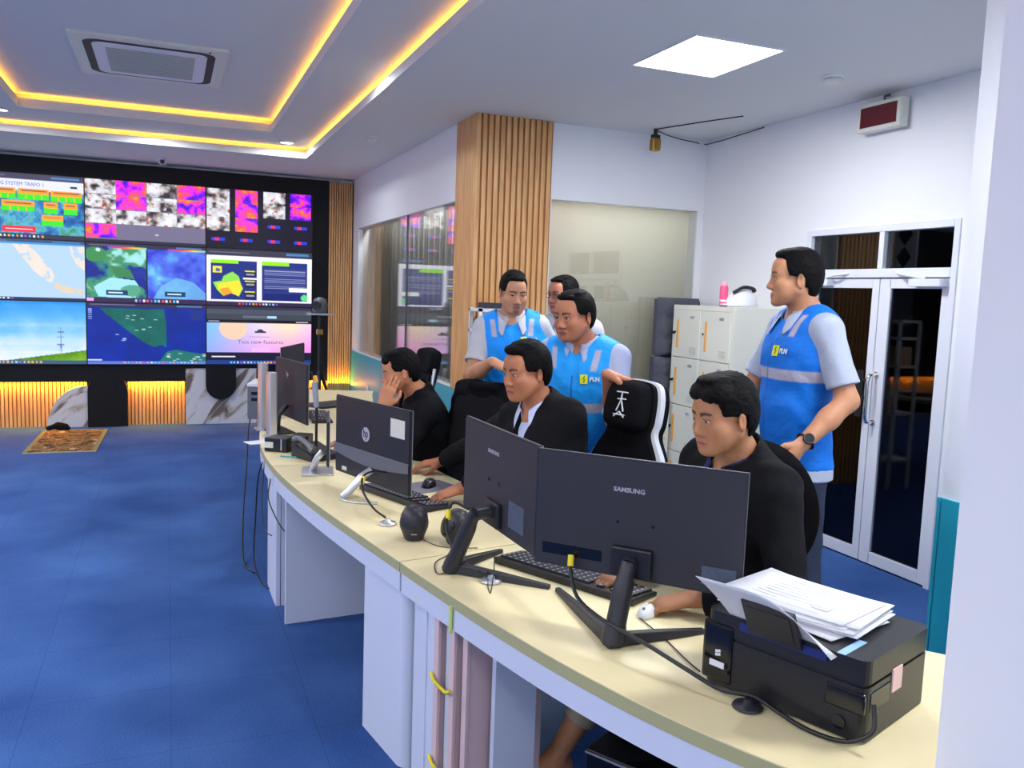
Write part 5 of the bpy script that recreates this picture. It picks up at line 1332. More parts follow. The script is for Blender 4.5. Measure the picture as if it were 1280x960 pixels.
def head_sdf(S, H, q, pr):
    """adds a head in frame H; q scales it; pr: per-person shape"""
    L = lambda x, y, z: H(x*q, y*q, z*q)
    e = lambda c, r, k=.02, op='+', R=None: S.ell(L(*c), [v*q for v in r], k*q, op, H.R if R is None else H.R@R)
    cn = lambda a, b, r1, r2, k=.012, op='+': S.cone(L(*a), L(*b), r1*q, r2*q, k*q, op)
    fw_ = pr.get('wide', 1.0)
    e((0, -.018, .034), (.073*fw_, .092, .084), .01)
    e((0, .028, -.022), (.060*fw_, .062, .084), .03)
    for s in (-1, 1):
        cn((s*.056*fw_, .004, -.045), (s*.030*fw_, .056, -.090), .021, .020, .03); e((s*.040*fw_, .046, -.052), (.026, .026, .030), .03)
        e((s*.043*fw_, .058, -.026), (.022, .022, .020), .024)
    cn((-.036, .070, .022), (.036, .070, .022), .0165, .0165, .022)
    e((0, .060, .055), (.050, .030, .035), .03)
    e((0, .070, -.098), (.024, .018, .016), .026)
    # eye sockets
    for s in (-1, 1): e((s*.031, .100, .004), (.017, .014, .010), .016, '-')
    # nose
    cn((0, .084, .008), (0, .099, -.030), .0078, .0115, .014); e((0, .101, -.035), (.0125, .0105, .0095), .008)
    for s in (-1, 1): e((s*.0145, .093, -.039), (.0090, .011, .0078), .008)
    # mouth
    cn((-.016, .0835, -.064), (.016, .0835, -.064), .0072, .0072, .010); cn((-.013, .082, -.0755), (.013, .082, -.0755), .0078, .0078, .010)
    e((0, .0925, -.0698), (.024, .005, .0014), .003, '-')
    # lids
    for s in (-1, 1):
        cn((s*.0175, .0835, .0055), (s*.031, .0875, .0125), .0036, .0040, .006); cn((s*.031, .0875, .0125), (s*.046, .077, .0065), .0040, .0036, .006)
        cn((s*.020, .082, -.003), (s*.032, .0845, -.0085), .0036, .0036, .008); cn((s*.032, .0845, -.0085), (s*.044, .076, -.002), .0036, .0036, .008)
    # ears
    for s in (-1, 1):
        a = .35; Rr = np.array([[math.cos(s*a), math.sin(s*a), 0], [-math.sin(s*a), math.cos(s*a), 0], [0, 0, 1]])
        e((s*.079*fw_, -.012, -.008), (.007, .018, .031), .006, '+', Rr); e((s*.087*fw_, -.006, -.004), (.005, .010, .018), .005, '-', Rr)
def head_cols(H, q, pr):
    base = lin(pr['skin']); lip = lin(pr.get('lip', (168, 96, 86))); dark = lin((30, 24, 22))
    def f(P):
        C = np.tile(base, (len(P), 1)); l = H.inv(P)/q; x, y, z = l[:, 0], l[:, 1], l[:, 2]
        sm = lambda d, w=.0015: np.clip(.5-d/w, 0, 1)[:, None]
        front = (y > .055) & (np.abs(z) < .13)
        # redder cheeks, nose, ears
        wr = np.exp(-(((np.abs(x)-.036)/.02)**2+((z+.028)/.022)**2))[:, None]*.25*(y > .02)[:, None]; C = C*(1-wr)+C*np.array([1.12, .82, .78])*wr
        el = np.sqrt((x/.0245)**2+((z+.0695)/(.0115))**2)-1; w = sm(el, .25)*(front & (y > .06))[:, None]; C = C*(1-w)+lip*w
        ln = np.abs(z+.0695)-.0011; w = sm(ln, .0015)*((np.abs(x) < .022) & (y > .07))[:, None]; C = C*(1-w)+lin((96, 48, 44))*w
        for s in (-1, 1):
            t = (s*x-.031)/.021; zb = .0265-.004*t*t+.002*t; th = pr.get('brow', .0052)*(1-.35*np.clip(t, -1, 1))*.75
            w = sm(np.abs(z-zb)-th, .003)*((np.abs(t) < 1) & (y > .04))[:, None]; C = C*(1-w*.9)+dark*w*.9
            w = sm(np.abs(z-.0085+.16*(s*x-.031)**2*60)-.0016, .002)*((np.abs(s*x-.032) < .0145) & (y > .06))[:, None]; C = C*(1-w*.8)+dark*w*.8
            w = sm(np.sqrt(((s*x-.0075)/.0038)**2+((z+.0445)/.002)**2)-1, .6)*(y > .08)[:, None]; C = C*(1-w*.7)+dark*w*.7
        if pr.get('beard'):
            d = np.sqrt((x/.020)**2+((z+.094)/.013)**2)-1; w = sm(d, .6)*(y > .05)[:, None]; C = C*(1-w*.6)+dark*w*.6
            d = np.sqrt((x/.026)**2+((z+.0555)/.005)**2)-1; w = sm(d, .8)*(y > .07)[:, None]; C = C*(1-w*.5)+dark*w*.5
        st = pr.get('fade', 0)
        if st:      # cropped hair over the temples
            d = np.maximum(np.maximum(y-.042, .0-z+.0), z-.07); w = sm(d, .02)*(np.abs(x) > .05)[:, None]; C = C*(1-w*st)+dark*w*st
        return C
    return f
def hand(S, W, fdir, palm, side, q=1.0, curl=.35, spread=.12, thumb=.6):
    """W wrist, fdir finger direction, palm = palm normal; side +1/-1: which lateral side the thumb is on"""
    f = nrm(fdir); n = nrm(np.array(palm)-f*(np.array(palm)@f)); x = np.cross(f, n)*side; W = np.array(W, float)
    P = lambda a, b, c: W+(x*a+f*b+n*c)*q
    S.cone(P(.0, .0, 0), P(.004, .035, 0), .026*q, .030*q, .02, '+', n, 1.45); S.cone(P(-.004, .04, 0), P(-.004, .078, 0), .032*q, .037*q, .02, '+', n, 2.1)
    for i, (bx, by, Ln, r, sp) in enumerate(((.028, .090, .073, .0088, .12), (.009, .096, .081, .009, .03), (-.011, .092, .075, .0086, -.05), (-.030, .083, .058, .0078, -.14))):
        a = P(bx, by, 0); ang = curl*.5; s_ = spread*sp*4; p = a
        for seg, frac in enumerate((.45, .30, .25)):
            d = f*math.cos(ang)+n*math.sin(ang)+x*s_*.5; e = p+nrm(d)*Ln*frac*q
            S.cone(p, e, r*q*(1-.1*seg), r*q*(.93-.12*seg), .005); p = e; ang += curl*(1.0 if seg == 0 else .8)
        S.cone(P(bx*.8, .05, 0), a, .010*q, .0095*q, .012)
    a = P(.022, .022, .006); b = P(.048, .052, .012+.01*thumb); c = P(.056, .083, .016+.022*thumb); d = P(.052, .105, .018+.03*thumb)
    S.cone(a, b, .015*q, .0115*q, .012); S.cone(b, c, .0112*q, .0098*q, .006); S.cone(c, d, .0095*q, .0078*q, .005)

def collar(T, m, t, cs, open_=.5, r=.064, tip=.075, drop=.060):
    """turned-down shirt collar: stand, fold and leaf around the neck, open at the front"""
    vs = []; n = 30; o = np.array(t.location)
    for i in range(n+1):
        u = -1+2*i/n; a = u*(PI-.28*open_-.12)          # 0 = back, +-pi = front
        sx, cy = math.sin(a), -math.cos(a); fr = max(0.0, (abs(u)-.45)/.55)
        low = -.018-.050*fr**1.5*(.6+.8*open_); 
        rx, ry = r*1.02, r*1.06
        vs.append(T(sx*(rx+.010), cy*(ry+.010)+.006, low))
        vs.append(T(sx*rx, cy*ry+.004, .022-.030*fr**1.4*(1+.5*open_)))
        vs.append(T(sx*(rx+.007), cy*(ry+.007)+.004, .027-.030*fr**1.4*(1+.5*open_)))
        w = fr**2.0
        vs.append(T(sx*(rx+.022)+math.copysign(.022*w, sx), cy*(ry+.022)+.004+.030*w, -.014-.085*w*(drop/.06)-.012*fr))
    fs = []
    for i in range(n):
        for k in range(3): a0 = i*4+k; fs.append((a0, a0+1, a0+5, a0+4))
    b = MB(); b.add([tuple(np.array(v)-o) for v in vs], fs, 0, True); ob = b.build('collar', m, t)
    colour_attr(ob.data, np.tile(cs, (len(vs), 1))); s_ = ob.modifiers.new('s', 'SOLIDIFY'); s_.thickness = .003; s_.offset = 0
    s2 = ob.modifiers.new('b', 'SUBSURF'); s2.levels = 1; s2.render_levels = 1
    return ob
def cutends(ends):
    """flat ends for sleeves: list of (centre, direction, radius)"""
    def f(D, ax):
        X, Y, Z = ax[0][:, None, None], ax[1][None, :, None], ax[2][None, None, :]
        for c, d, r in ends:
            pl = (X-c[0])*d[0]+(Y-c[1])*d[1]+(Z-c[2])*d[2]; rr = np.sqrt((X-c[0])**2+(Y-c[1])**2+(Z-c[2])**2)
            D = np.where(rr < r, np.maximum(D, pl), D)
        return D
    return f
def person(name_label, pr):
    """pr holds joints (world), face/body directions and clothes"""
    t = thing('person', name_label, 'person', (pr['pelvis'][0], pr['pelvis'][1], 0))
    q = pr.get('hq', 1.0); H = Fr(pr['head'], pr['face'], nrm(pr.get('hup', (0, 0, 1))))
    T = Fr(pr['neck'], pr['chest'], nrm(np.array(pr['neck'])-np.array(pr['pelvis'])))   # torso frame, origin at neck base
    B = np.linalg.norm(np.array(pr['neck'])-np.array(pr['pelvis']))
    sw = pr.get('sw', .168); g = pr.get('girth', 1.0)
    sh = {s: T(s*sw, -.005, -.065+pr.get('shz', {}).get(s, 0)) for s in (-1, 1)}
    pel = np.array(pr['pelvis'], float)
    S = SDF()
    head_sdf(S, H, q, pr)
    S.cone(H(0, -.028*q, -.045*q), T(0, -.005, -.02), .054*q, .058*q, .03)
    S.cone(T(0, -.01, -.01), T(0, -.01, -.05), .055, .075, .04)
    S.cone(T(-.12, -.01, -.09), T(.12, -.01, -.09), .055, .055, .05); S.cone(T(0, 0, -.12), pel, .115, .115, .05, '+', T.f, 1.3)
    hands = pr.get('hands', {}); fine = []
    hp = H.o; rr = .155*q; fine.append([(hp[i]-rr, hp[i]+rr) for i in range(3)])
    arms = {}
    for s in (-1, 1):
        h = hands.get(s)
        if h is None: continue
        W = np.array(h['w'], float); E = ik(sh[s], W, pr.get('ua', .29), pr.get('fa', .255), h.get('hint', -UP+T.x*s*.5-T.f*.3)); arms[s] = (E, W)
        S.cone(sh[s], E, .046, .040, .03); S.cone(E, E+(W-E)*.45, .041, .038, .02); S.cone(E+(W-E)*.4, W, .039, .026, .02)
        if h.get('f') is not None:
            hand(S, W, h['f'], h['n'], h['side'], h.get('q', 1.0), h.get('curl', .35), thumb=h.get('thumb', .6))
            c = W+nrm(h['f'])*.08; fine.append([(c[i]-.13, c[i]+.13) for i in range(3)])
    legs = pr.get('legs', {})
    LG = {}
    for s in (-1, 1):
        hip = pel+T.x*s*.082-UP*.03; ank = np.array(legs[s]['a'], float); K = ik(hip, ank, .43, .41, legs[s].get('hint', T.f))
        LG[s] = (hip, K, ank); S.cone(hip, K, .066, .048, .03); S.cone(K, K+(ank-K)*.35, .048, .052, .02); S.cone(K+(ank-K)*.3, ank, .05, .034, .02)
        fd = nrm(np.array([T.f[0], T.f[1], 0])); S.cone(ank, ank+fd*.05-UP*.03, .034, .032, .02); S.cone(ank-UP*.035-fd*.03, ank+fd*.14-UP*.045, .034, .026, .02)
    cf = head_cols(H, q, pr)
    body = poly('body', S, SKIN, t, .011, cf, fine, .0032 if q*1 and pr.get('near') else .0038, smooth_it=1)
    # eyes
    op = pr.get('eye', 1.0)
    for s in (-1, 1):
        b = MB(); vs = []; n = 24; m_ = 16; c = H(s*.0315*q, .0778*q, .0018*q); gz = pr.get('gaze', (0, 0)); cols = []
        for i in range(m_+1):
            v = -PI/2+PI*i/m_
            for k in range(n):
                u = 2*PI*k/n; l = np.array([math.cos(v)*math.cos(u), math.sin(v), math.cos(v)*math.sin(u)])
                vs.append(c+H.R@(l*np.array([.0130, .0122, .0068*op])*q)); x_, z_ = l[0]*.0130-gz[0]*.01, l[2]*.0068*op-gz[1]*.01
                cols.append(lin((18, 11, 9)) if (x_*x_+z_*z_ < .0060**2 and l[1] > 0) else lin((176, 162, 154)))
        b.add([tuple(np.array(v)-np.array(t.location)) for v in vs], [(i*n+k, (i+1)*n+k, (i+1)*n+(k+1) % n, i*n+(k+1) % n) for i in range(m_) for k in range(n)], 0, True)
        eo = b.build('eye', M['eyeball'], t); colour_attr(eo.data, np.array(cols))
    # hair
    hs = SDF(); L = lambda x, y, z: H(x*q, y*q, z*q); fwd = pr.get('wide', 1.0); hv = pr.get('hair', 1.0)
    hs.ell(L(0, -.022, .038), [.080*fwd*q*(1+.03*hv), .096*q*(1+.02*hv), (.086+.010*hv)*q], .01*q, '+', H.R)
    hs.ell(L(0, -.055, -.015), [.066*q*fwd, .058*q, .070*q], .03*q, '+', H.R)
    for (x, y, z, rx, ry, rz) in tuple(pr.get('tufts', ()))+((.0, .052, .098, .050, .030, .018), (.0, .0, .112, .056, .06, .016)): hs.ell(L(x, y, z), [rx*q, ry*q, rz*q], .012*q, '+', H.R)
    hl = pr.get('hairline', .066); tp = pr.get('temple', .045)
    seed = pr.get('seed', 1)
    def cut(D, ax):
        X, Y, Z = np.meshgrid(*ax, indexing='ij'); l = (np.stack([X, Y, Z], -1)-H.o)@H.R/q; x, y, z = l[..., 0], l[..., 1], l[..., 2]
        jag = pr.get('jag', .003)*np.sin(x*260+seed)*np.sin(x*130+seed*2+z*40)
        hln = hl-.010*np.clip((np.abs(x)-.02)/.04, 0, 1)*pr.get('recede', 0)*-1+jag
        keep1 = np.minimum(y-tp-.02*np.clip(z/.07, 0, 1), hln-z)              # forehead + face removed where >0
        keep2 = np.minimum(y-.012+jag, .012-z)                                # cheek in front of the ear
        keep3 = np.minimum(y+.035, .010-z)                                    # ear zone
        keep4 = -.075-z+jag                                                   # nape
        keep5 = np.minimum(-.035-z, y+.05)
        rem = np.maximum.reduce([keep1, keep2, keep3, keep4, keep5])
        amp = pr.get('wave', .0015)
        D = D+amp*(np.sin(x*210+5*np.sin(z*70+seed)+4*np.sin(y*55+seed))*.6+.5*np.sin(y*150+x*120+3*np.sin(x*80+z*50)))*np.clip(z*30, 0, 1)
        return np.maximum(D, rem*q)
    poly('hair', hs, HAIR, t, .0034, mod=cut, smooth_it=1)
    if pr.get('glasses'):
        b = MB(); o_ = Vector(t.location)
        for s in (-1, 1):
            pts = [Vector(L(s*.033+.021*math.cos(a), .098-.006*abs(math.cos(a)), .003+.016*math.sin(a)))-o_ for a in [2*PI*k/16 for k in range(17)]]
            b.tube(pts, .0017, 6); b.tube([Vector(L(s*.054, .092, .008))-o_, Vector(L(s*.078*fwd, .0, .006))-o_], .0016, 6)
        b.tube([Vector(L(-.012, .100, .006))-o_, Vector(L(.012, .100, .006))-o_], .0016, 6); b.build('glasses', M['blackp'], t)
    # ---- clothes
    def torso(S_, e, hem, shoulders=True, sl=0):
        ax = T.f
        w = .150*g+e
        S_.cone(T(-.065, -.012, -.12), T(.065, -.012, -.12), .118*g+e, .118*g+e, .05, '+', ax, 1.22)
        S_.cone(T(-.055, .004, -.20), T(.055, .004, -.20), .118*g+e, .118*g+e, .05, '+', ax, 1.12)
        c1 = T(0, .012*g, -B*.62); S_.cone(T(0, 0, -.2), c1, .150*g+e, .142*g*pr.get('belly', 1)+e, .05, '+', ax, 1.25)
        S_.cone(c1, pel+T.f*.0, .142*g*pr.get('belly', 1)+e, .155*g+e, .05, '+', ax, 1.28)
        if hem: S_.cone(pel, pel-T.u*hem, .160*g+e, .168*g+e, .03, '+', ax, 1.28)
        # shoulders
        if shoulders:
            for s in (-1, 1): S_.cone(T(s*.05, -.012, -.030), sh[s]-T.x*s*.012, .042+e, .050+e, .04)
    torso_frame = T
    def tl(P): return T.inv(P)
    low = -B-.14
    kind = pr['clothes']
    if kind in ('vest', 'shirt'):
        sc = lin(pr.get('shirt', (206, 214, 236)))
        s1 = SDF(); ends = []; torso(s1, .006, pr.get('hem', .05)+.05); ends.append((pel-T.u*(pr.get('hem', .05)+.045), -T.u, .30))
        for s in (-1, 1):
            if s in arms:
                E, W = arms[s]; d = E-sh[s]; ex = pr.get('sleeve', .86)
                s1.cone(sh[s], sh[s]+d*ex, .058, .056, .03); s1.cone(sh[s]+d*(ex-.15), sh[s]+d*ex, .056, .060, .01); ends.append((sh[s]+d*ex, nrm(d), .085))
                if pr.get('longsleeve'): s1.cone(sh[s]+d*.8, E, .060, .052, .03); s1.cone(E, E+(W-E)*.35, .052, .050, .02)
            else: s1.cone(sh[s], sh[s]-UP*.2, .064, .06, .04)
        s1.cone(T(0, .0, -.02), T(0, -.002, -.04), .070, .078, .02)
        s1.ell(T(0, .095, .0), [.020, .050, .075], .008, '-', T.R); s1.cone(T(0, 0, .0), T(0, 0, .08), .060, .064, .006, '-')
        poly('shirt', s1, CLOTH, t, .0055, lambda P: np.tile(sc, (len(P), 1)), noise=.0010, mod=cutends(ends))
        collar(T, CLOTH, t, sc, open_=pr.get('open', .8), r=.074)
    if kind == 'vest':
        v = SDF(); torso(v, .018, pr.get('hem', .05), shoulders=False)
        for s in (-1, 1): v.cone(T(s*.070, -.014, -.024), T(s*.128, -.012, -.056), .054, .062, .04)
        for s in (-1, 1): # arm holes
            if s in arms: E, W = arms[s]; dd = nrm(E-sh[s])
            else: dd = -UP
            v.cone(sh[s]+T.x*s*.050+T.u*.012, sh[s]+T.x*s*.055+dd*.12, .064, .060, .015, '-')
        v.cone(T(0, 0, -.005), T(0, 0, .08), .078, .088, .010, '-')
        v.cone(T(0, .11, .035), T(0, .155, -.150), .066, .004, .010, '-')
        blue = lin(pr.get('vestcol', (20, 150, 238))); sil = lin((176, 172, 190)); dk = lin((12, 92, 180)); yel = lin((226, 232, 40))
        bz = pr.get('band', -.30)
        lgx = pr.get('logo', (.085, -.175))
        def vc(P):
            C = np.tile(blue, (len(P), 1)); l = tl(P); x, y, z = l[:, 0], l[:, 1], l[:, 2]
            sm = lambda d, w=.006: np.clip(.5-d/w, 0, 1)[:, None]
            w = sm(np.abs(z-bz)-.021); C = C*(1-w)+sil*w
            for s in (-1, 1):
                w = sm(np.maximum(np.abs(s*x-.100-.12*(z+.06))-.013, np.abs(z+.055)-.042))*(y > 0)[:, None]; C = C*(1-w)+sil*w
                w = sm(np.abs(np.abs(x)-.002)-.001, .006)*((y > 0) & (z < -.12))[:, None]; C = C*(1-w)+dk*w
                w = sm(np.maximum(np.abs(z+B*.80)-.002, np.abs(s*x-.085)-.055))*(y > 0)[:, None]; C = C*(1-w)+dk*w
            return C
        vo = poly('vest', v, VEST, t, .0048, vc, noise=.0022, mod=cutends([(pel-T.u*pr.get('hem', .05), -T.u, .30)]))
        # chest emblem on the wearer's left breast
        lx, lz = -lgx[0], lgx[1]     # wearer's left is -x of this frame
        vm = vo.data; co = np.empty(len(vm.vertices)*3, np.float32); vm.vertices.foreach_get('co', co); W_ = co.reshape(-1, 3)+np.array(t.location); l = tl(W_)
        def front(x, z):
            d = (l[:, 0]-x)**2+(l[:, 2]-z)**2+(l[:, 1] < 0)*9; i = np.argsort(d)[:4]; return l[i, 1].max()
        x0, z0 = lx, lz; yv = front(x0, z0)+.003; ya, yb = front(x0+.035, z0), front(x0-.06, z0); slope = (yb-ya)/-.095; sv = (front(x0, z0+.03)-front(x0, z0-.03))/.06
        xa = nrm(T.x+T.f*slope); za = nrm(T.u+T.f*sv); na = nrm(np.cross(xa, za)); 
        if na@T.f < 0: na = -na
        xr = -xa     # reading direction for someone facing the wearer
        Rm = Matrix((tuple(xr), tuple(np.cross(na, xr)), tuple(na))).transposed().to_4x4(); Rm.translation = Vector(T(x0, yv, z0))-t.location
        b = MB(); b.box(-.020, .014, -.021, .021, 0, .0022, 0, Rm); em = b.build('emblem', mat('emblem_yellow', tuple(yel)+(1,), .5) if 'emblem_yellow' not in bpy.data.materials else bpy.data.materials['emblem_yellow'], t)
        b = MB(); b.tube([Rm@Vector((.001, .014, .003)), Rm@Vector((-.006, .001, .003)), Rm@Vector((.003, .001, .003)), Rm@Vector((-.004, -.014, .003))], .0018, 5); b.build('emblem_bolt', M['redglass'] if 'bolt' not in M else M['bolt'], em)
        for k_, (ca) in enumerate(('P', 'L', 'N')):
            pass
        tx = text('emblem_text', 'PLN', .026, M['paper'], em, (0, 0, 0), (0, 0, 0), bold=.0012)
        tx.matrix_local = Rm @ Matrix.Translation((.046, .0, .0035))
    if kind == 'jacket':
        jc = lin(pr.get('jacket', (30, 30, 36))); sc = lin(pr.get('shirt', (200, 210, 240)))
        s1 = SDF(); torso(s1, .002, 0)
        s1.cone(T(0, .0, -.02), T(0, -.002, -.04), .066, .074, .02)
        s1.ell(T(0, .095, .005), [.018, .050, .055], .008, '-', T.R); s1.cone(T(0, 0, .0), T(0, 0, .08), .058, .062, .006, '-')
        poly('shirt', s1, CLOTH, t, .0065, lambda P: np.tile(sc, (len(P), 1)))
        collar(T, CLOTH, t, sc, open_=pr.get('open', .6), r=.068)
        j = SDF(); ends = [(pel-T.u*pr.get('hem', .08), -T.u, .24)]; torso(j, .018, pr.get('hem', .08))
        for s in (-1, 1):
            if s in arms:
                E, W = arms[s]; j.cone(sh[s]-T.x*s*.008, E, .064, .056, .04); j.cone(E, E+(W-E)*.80, .056, .045, .02); j.cone(E+(W-E)*.6, E+(W-E)*.90, .046, .045, .012); ends.append((E+(W-E)*.88, nrm(W-E), .07))
        j.cone(T(0, -.014, -.008), T(0, -.012, -.03), .080, .086, .03)
        # V opening
        j.ell(T(0, .145, -.01), [.040, .10, .15], .010, '-', T.R); j.cone(T(0, .012, .0), T(0, .03, .09), .068, .085, .01, '-')
        for s in (-1, 1):   # lapels
            j.cone(T(s*.075, .010, .012), T(s*.060, .105, -.09), .016, .019, .008, '+', nrm(T.f*.8+T.x*s*.5), 2.2); j.cone(T(s*.060, .105, -.09), T(s*.012, .138*g, -.20), .019, .010, .008, '+', nrm(T.f*.9+T.x*s*.3), 2.2)
        poly('jacket', j, SUIT, t, .0055, lambda P: np.tile(jc, (len(P), 1)), noise=.0030, mod=cutends(ends))
    tc_ = lin(pr.get('trousers', (40, 44, 56))); tr = SDF(); tends = []
    tr.cone(pel+T.x*.03, pel-T.x*.03, .125*g, .125*g, .04, '+', T.f, 1.25)
    for s in (-1, 1):
        hip, K, ank = LG[s]; tr.cone(hip, K, .080, .066, .04); e = K+(ank-K)*pr.get('cuff', .95); tr.cone(K, e, .068, .056, .03); tends.append((e, nrm(ank-K), .085))
        if pr.get('cuff', .95) > .9:
            sh_ = SDF(); fd = nrm(np.array([T.f[0], T.f[1], 0])); sh_.cone(ank-UP*.04-fd*.045, ank+fd*.15-UP*.05, .042, .036, .02); sh_.cone(ank-UP*.02, ank-UP*.04, .042, .046, .02)
            poly('shoe', sh_, M['blackg'], t, .009, mod=lambda D, ax: np.maximum(D, (ank[2]-.092)-ax[2][None, None, :]))
    poly('trousers', tr, CLOTH, t, .010 if not pr.get('near') else .007, lambda P: np.tile(tc_, (len(P), 1)), noise=.002, mod=cutends(tends))
    return t, T, H, arms

def wv(v): return np.array(v, float)
# ------------------------------------------------------------------ the seven men
SEATED = lambda x, y: {}
person('seated man in black jacket looking at the wide near monitor, closest to the printer', dict(near=1, hq=.925,
    head=(1.494, 2.012, 1.288), face=(-1, .0, -.14), neck=(1.565, 2.030, 1.170), chest=(-.97, -.05, -.15), pelvis=(1.76, 2.10, .56),
    hands={-1: dict(w=(1.36, 1.915, .790), f=(-.80, .42, -.22), n=(0, 0, -1), side=-1, curl=.55, hint=(.4, -.9, -.5)), 1: dict(w=(1.32, 2.17, .79), f=(-1, .05, -.2), n=(0, 0, -1), side=1, curl=.5, hint=(.4, .9, -.5))},
    legs={1: dict(a=(1.18, 2.38, .10), hint=(-.6, 0, 1)), -1: dict(a=(1.34, 1.76, .10), hint=(-.6, 0, 1))}, cuff=.62,
    skin=(174, 120, 86), lip=(178, 104, 92), brow=.0062, hair=1.9, hairline=.058, temple=.042, jag=.007, wave=.0012, seed=3, wide=1.0,
    tufts=((-.03, .068, .080, .034, .026, .024), (.02, .072, .082, .038, .026, .022), (.0, .02, .122, .06, .06, .018), (.05, .04, .08, .03, .04, .04), (-.05, .04, .08, .03, .04, .04)),
    clothes='jacket', jacket=(17, 17, 21), shirt=(40, 44, 84), trousers=(146, 138, 118), gaze=(0, -.2)))
person('seated man in black jacket and pale shirt between the monitors, middle of the three', dict(hq=.96,
    head=(1.338, 3.111, 1.308), face=(-.98, -.22, -.12), neck=(1.400, 3.120, 1.185), chest=(-.93, -.33, -.12), pelvis=(1.55, 3.08, .56),
    hands={-1: dict(w=(1.135, 3.275, .805), f=(-1, .05, -.28), n=(0, 0, -1), side=-1, curl=.5, hint=(.3, -.9, -.4)), 1: dict(w=(1.235, 3.86, .80), f=(-.95, .25, -.18), n=(.1, 0, -1), side=1, curl=.45, hint=(.8, .5, -.4))},
    legs={1: dict(a=(1.05, 3.45, .10), hint=(-.6, 0, 1)), -1: dict(a=(1.05, 3.0, .10), hint=(-.6, 0, 1))},
    skin=(176, 114, 82), lip=(160, 90, 80), brow=.0055, hair=1.4, hairline=.074, temple=.045, fade=.55, wave=.001, seed=5,
    tufts=((.0, .055, .104, .045, .04, .022), (.0, .0, .122, .05, .06, .018)),
    clothes='jacket', jacket=(18, 18, 22), shirt=(188, 198, 230), trousers=(36, 38, 48), gaze=(0, -.2)))
person('seated man in black resting his cheek on his hand behind the badged computer', dict(hq=.92,
    head=(1.118, 4.262, 1.196), face=(-1, .10, -.22), hup=(.0, .0, 1), neck=(1.210, 4.270, 1.090), chest=(-.97, .02, -.25), pelvis=(1.40, 4.32, .56),
    hands={-1: dict(w=(1.005, 4.155, 1.025), f=(.35, .10, 1), n=(.55, .85, 0), side=-1, curl=.25, hint=(-.3, -.4, -1), thumb=.2), 1: dict(w=(.92, 4.52, .79), f=(-1, .2, -.15), n=(0, 0, -1), side=1, curl=.4, hint=(.4, .9, -.5))},
    legs={1: dict(a=(.95, 4.5, .10), hint=(-.6, 0, 1)), -1: dict(a=(.95, 4.18, .10), hint=(-.6, 0, 1))},
    skin=(190, 126, 92), lip=(160, 92, 84), hair=1.2, hairline=.062, temple=.045, jag=.008, wave=.0016, seed=8, ua=.27, fa=.25,
    tufts=((-.02, .072, .080, .042, .022, .022), (.0, .04, .110, .05, .04, .022)),
    clothes='jacket', jacket=(16, 16, 20), shirt=(24, 24, 28), trousers=(30, 30, 36), gaze=(0, -.4)))
_r = person('standing man in darker blue vest, hand on hip, wristwatch, by the double door', dict(hq=.93, near=1,
    head=(2.272, 2.665, 1.716), face=(-.86, .50, .0), neck=(2.325, 2.655, 1.593), chest=(-.975, .22, .0), pelvis=(2.335, 2.655, .985),
    hands={-1: dict(w=(2.130, 2.395, 1.115), f=(-.62, .05, -.72), n=(-.3, .95, .1), side=-1, curl=.3, hint=(.95, -.25, -.2)), 1: dict(w=(2.16, 2.93, 1.02), f=(-.2, 0, -1), n=(-.5, -.8, 0), side=1, curl=.3, hint=(.8, .5, -.2))},
    legs={1: dict(a=(2.33, 2.80, .10), hint=(-1, 0, 0)), -1: dict(a=(2.36, 2.52, .10), hint=(-1, 0, 0))},
    skin=(188, 132, 98), lip=(176, 104, 98), hair=1.2, hairline=.072, temple=.030, fade=.5, wave=.001, seed=2, girth=.98, ua=.275,
    tufts=((.0, .03, .106, .05, .05, .020),), clothes='vest', shirt=(170, 178, 198), vestcol=(8, 112, 214), sleeve=.80, hem=.0, trousers=(52, 58, 76), band=-.245, logo=(.050, -.155)))
WATCH = (_r[0], _r[3], _r[2])
person('older standing man in bright blue vest with one hand on the gaming chair', dict(hq=.94,
    head=(1.700, 3.430, 1.530), face=(-.93, -.36, -.14), neck=(1.762, 3.465, 1.413), chest=(-.74, -.66, -.25), pelvis=(1.90, 3.60, .885),
    hands={-1: dict(w=(1.745, 3.175, 1.290), f=(.80, -.45, -.22), n=(-.1, -.1, -1), side=-1, curl=.40, hint=(.25, .2, -1)), 1: dict(w=(1.66, 3.80, .92), f=(-.1, -.1, -1), n=(.5, -.5, 0), side=1, curl=.3, hint=(.2, .8, -.3))},
    legs={1: dict(a=(1.86, 3.76, .10), hint=(-1, -.6, 0)), -1: dict(a=(2.0, 3.52, .10), hint=(-1, -.6, 0))},
    skin=(178, 116, 86), lip=(140, 84, 76), hair=.5, hairline=.060, temple=.044, fade=.6, wave=.0006, wide=1.06, seed=4, girth=1.08, belly=1.12, sw=.172,
    clothes='vest', shirt=(166, 176, 206), vestcol=(22, 156, 244), sleeve=.92, hem=.06, trousers=(44, 50, 66), band=-.265, logo=(.062, -.130)))
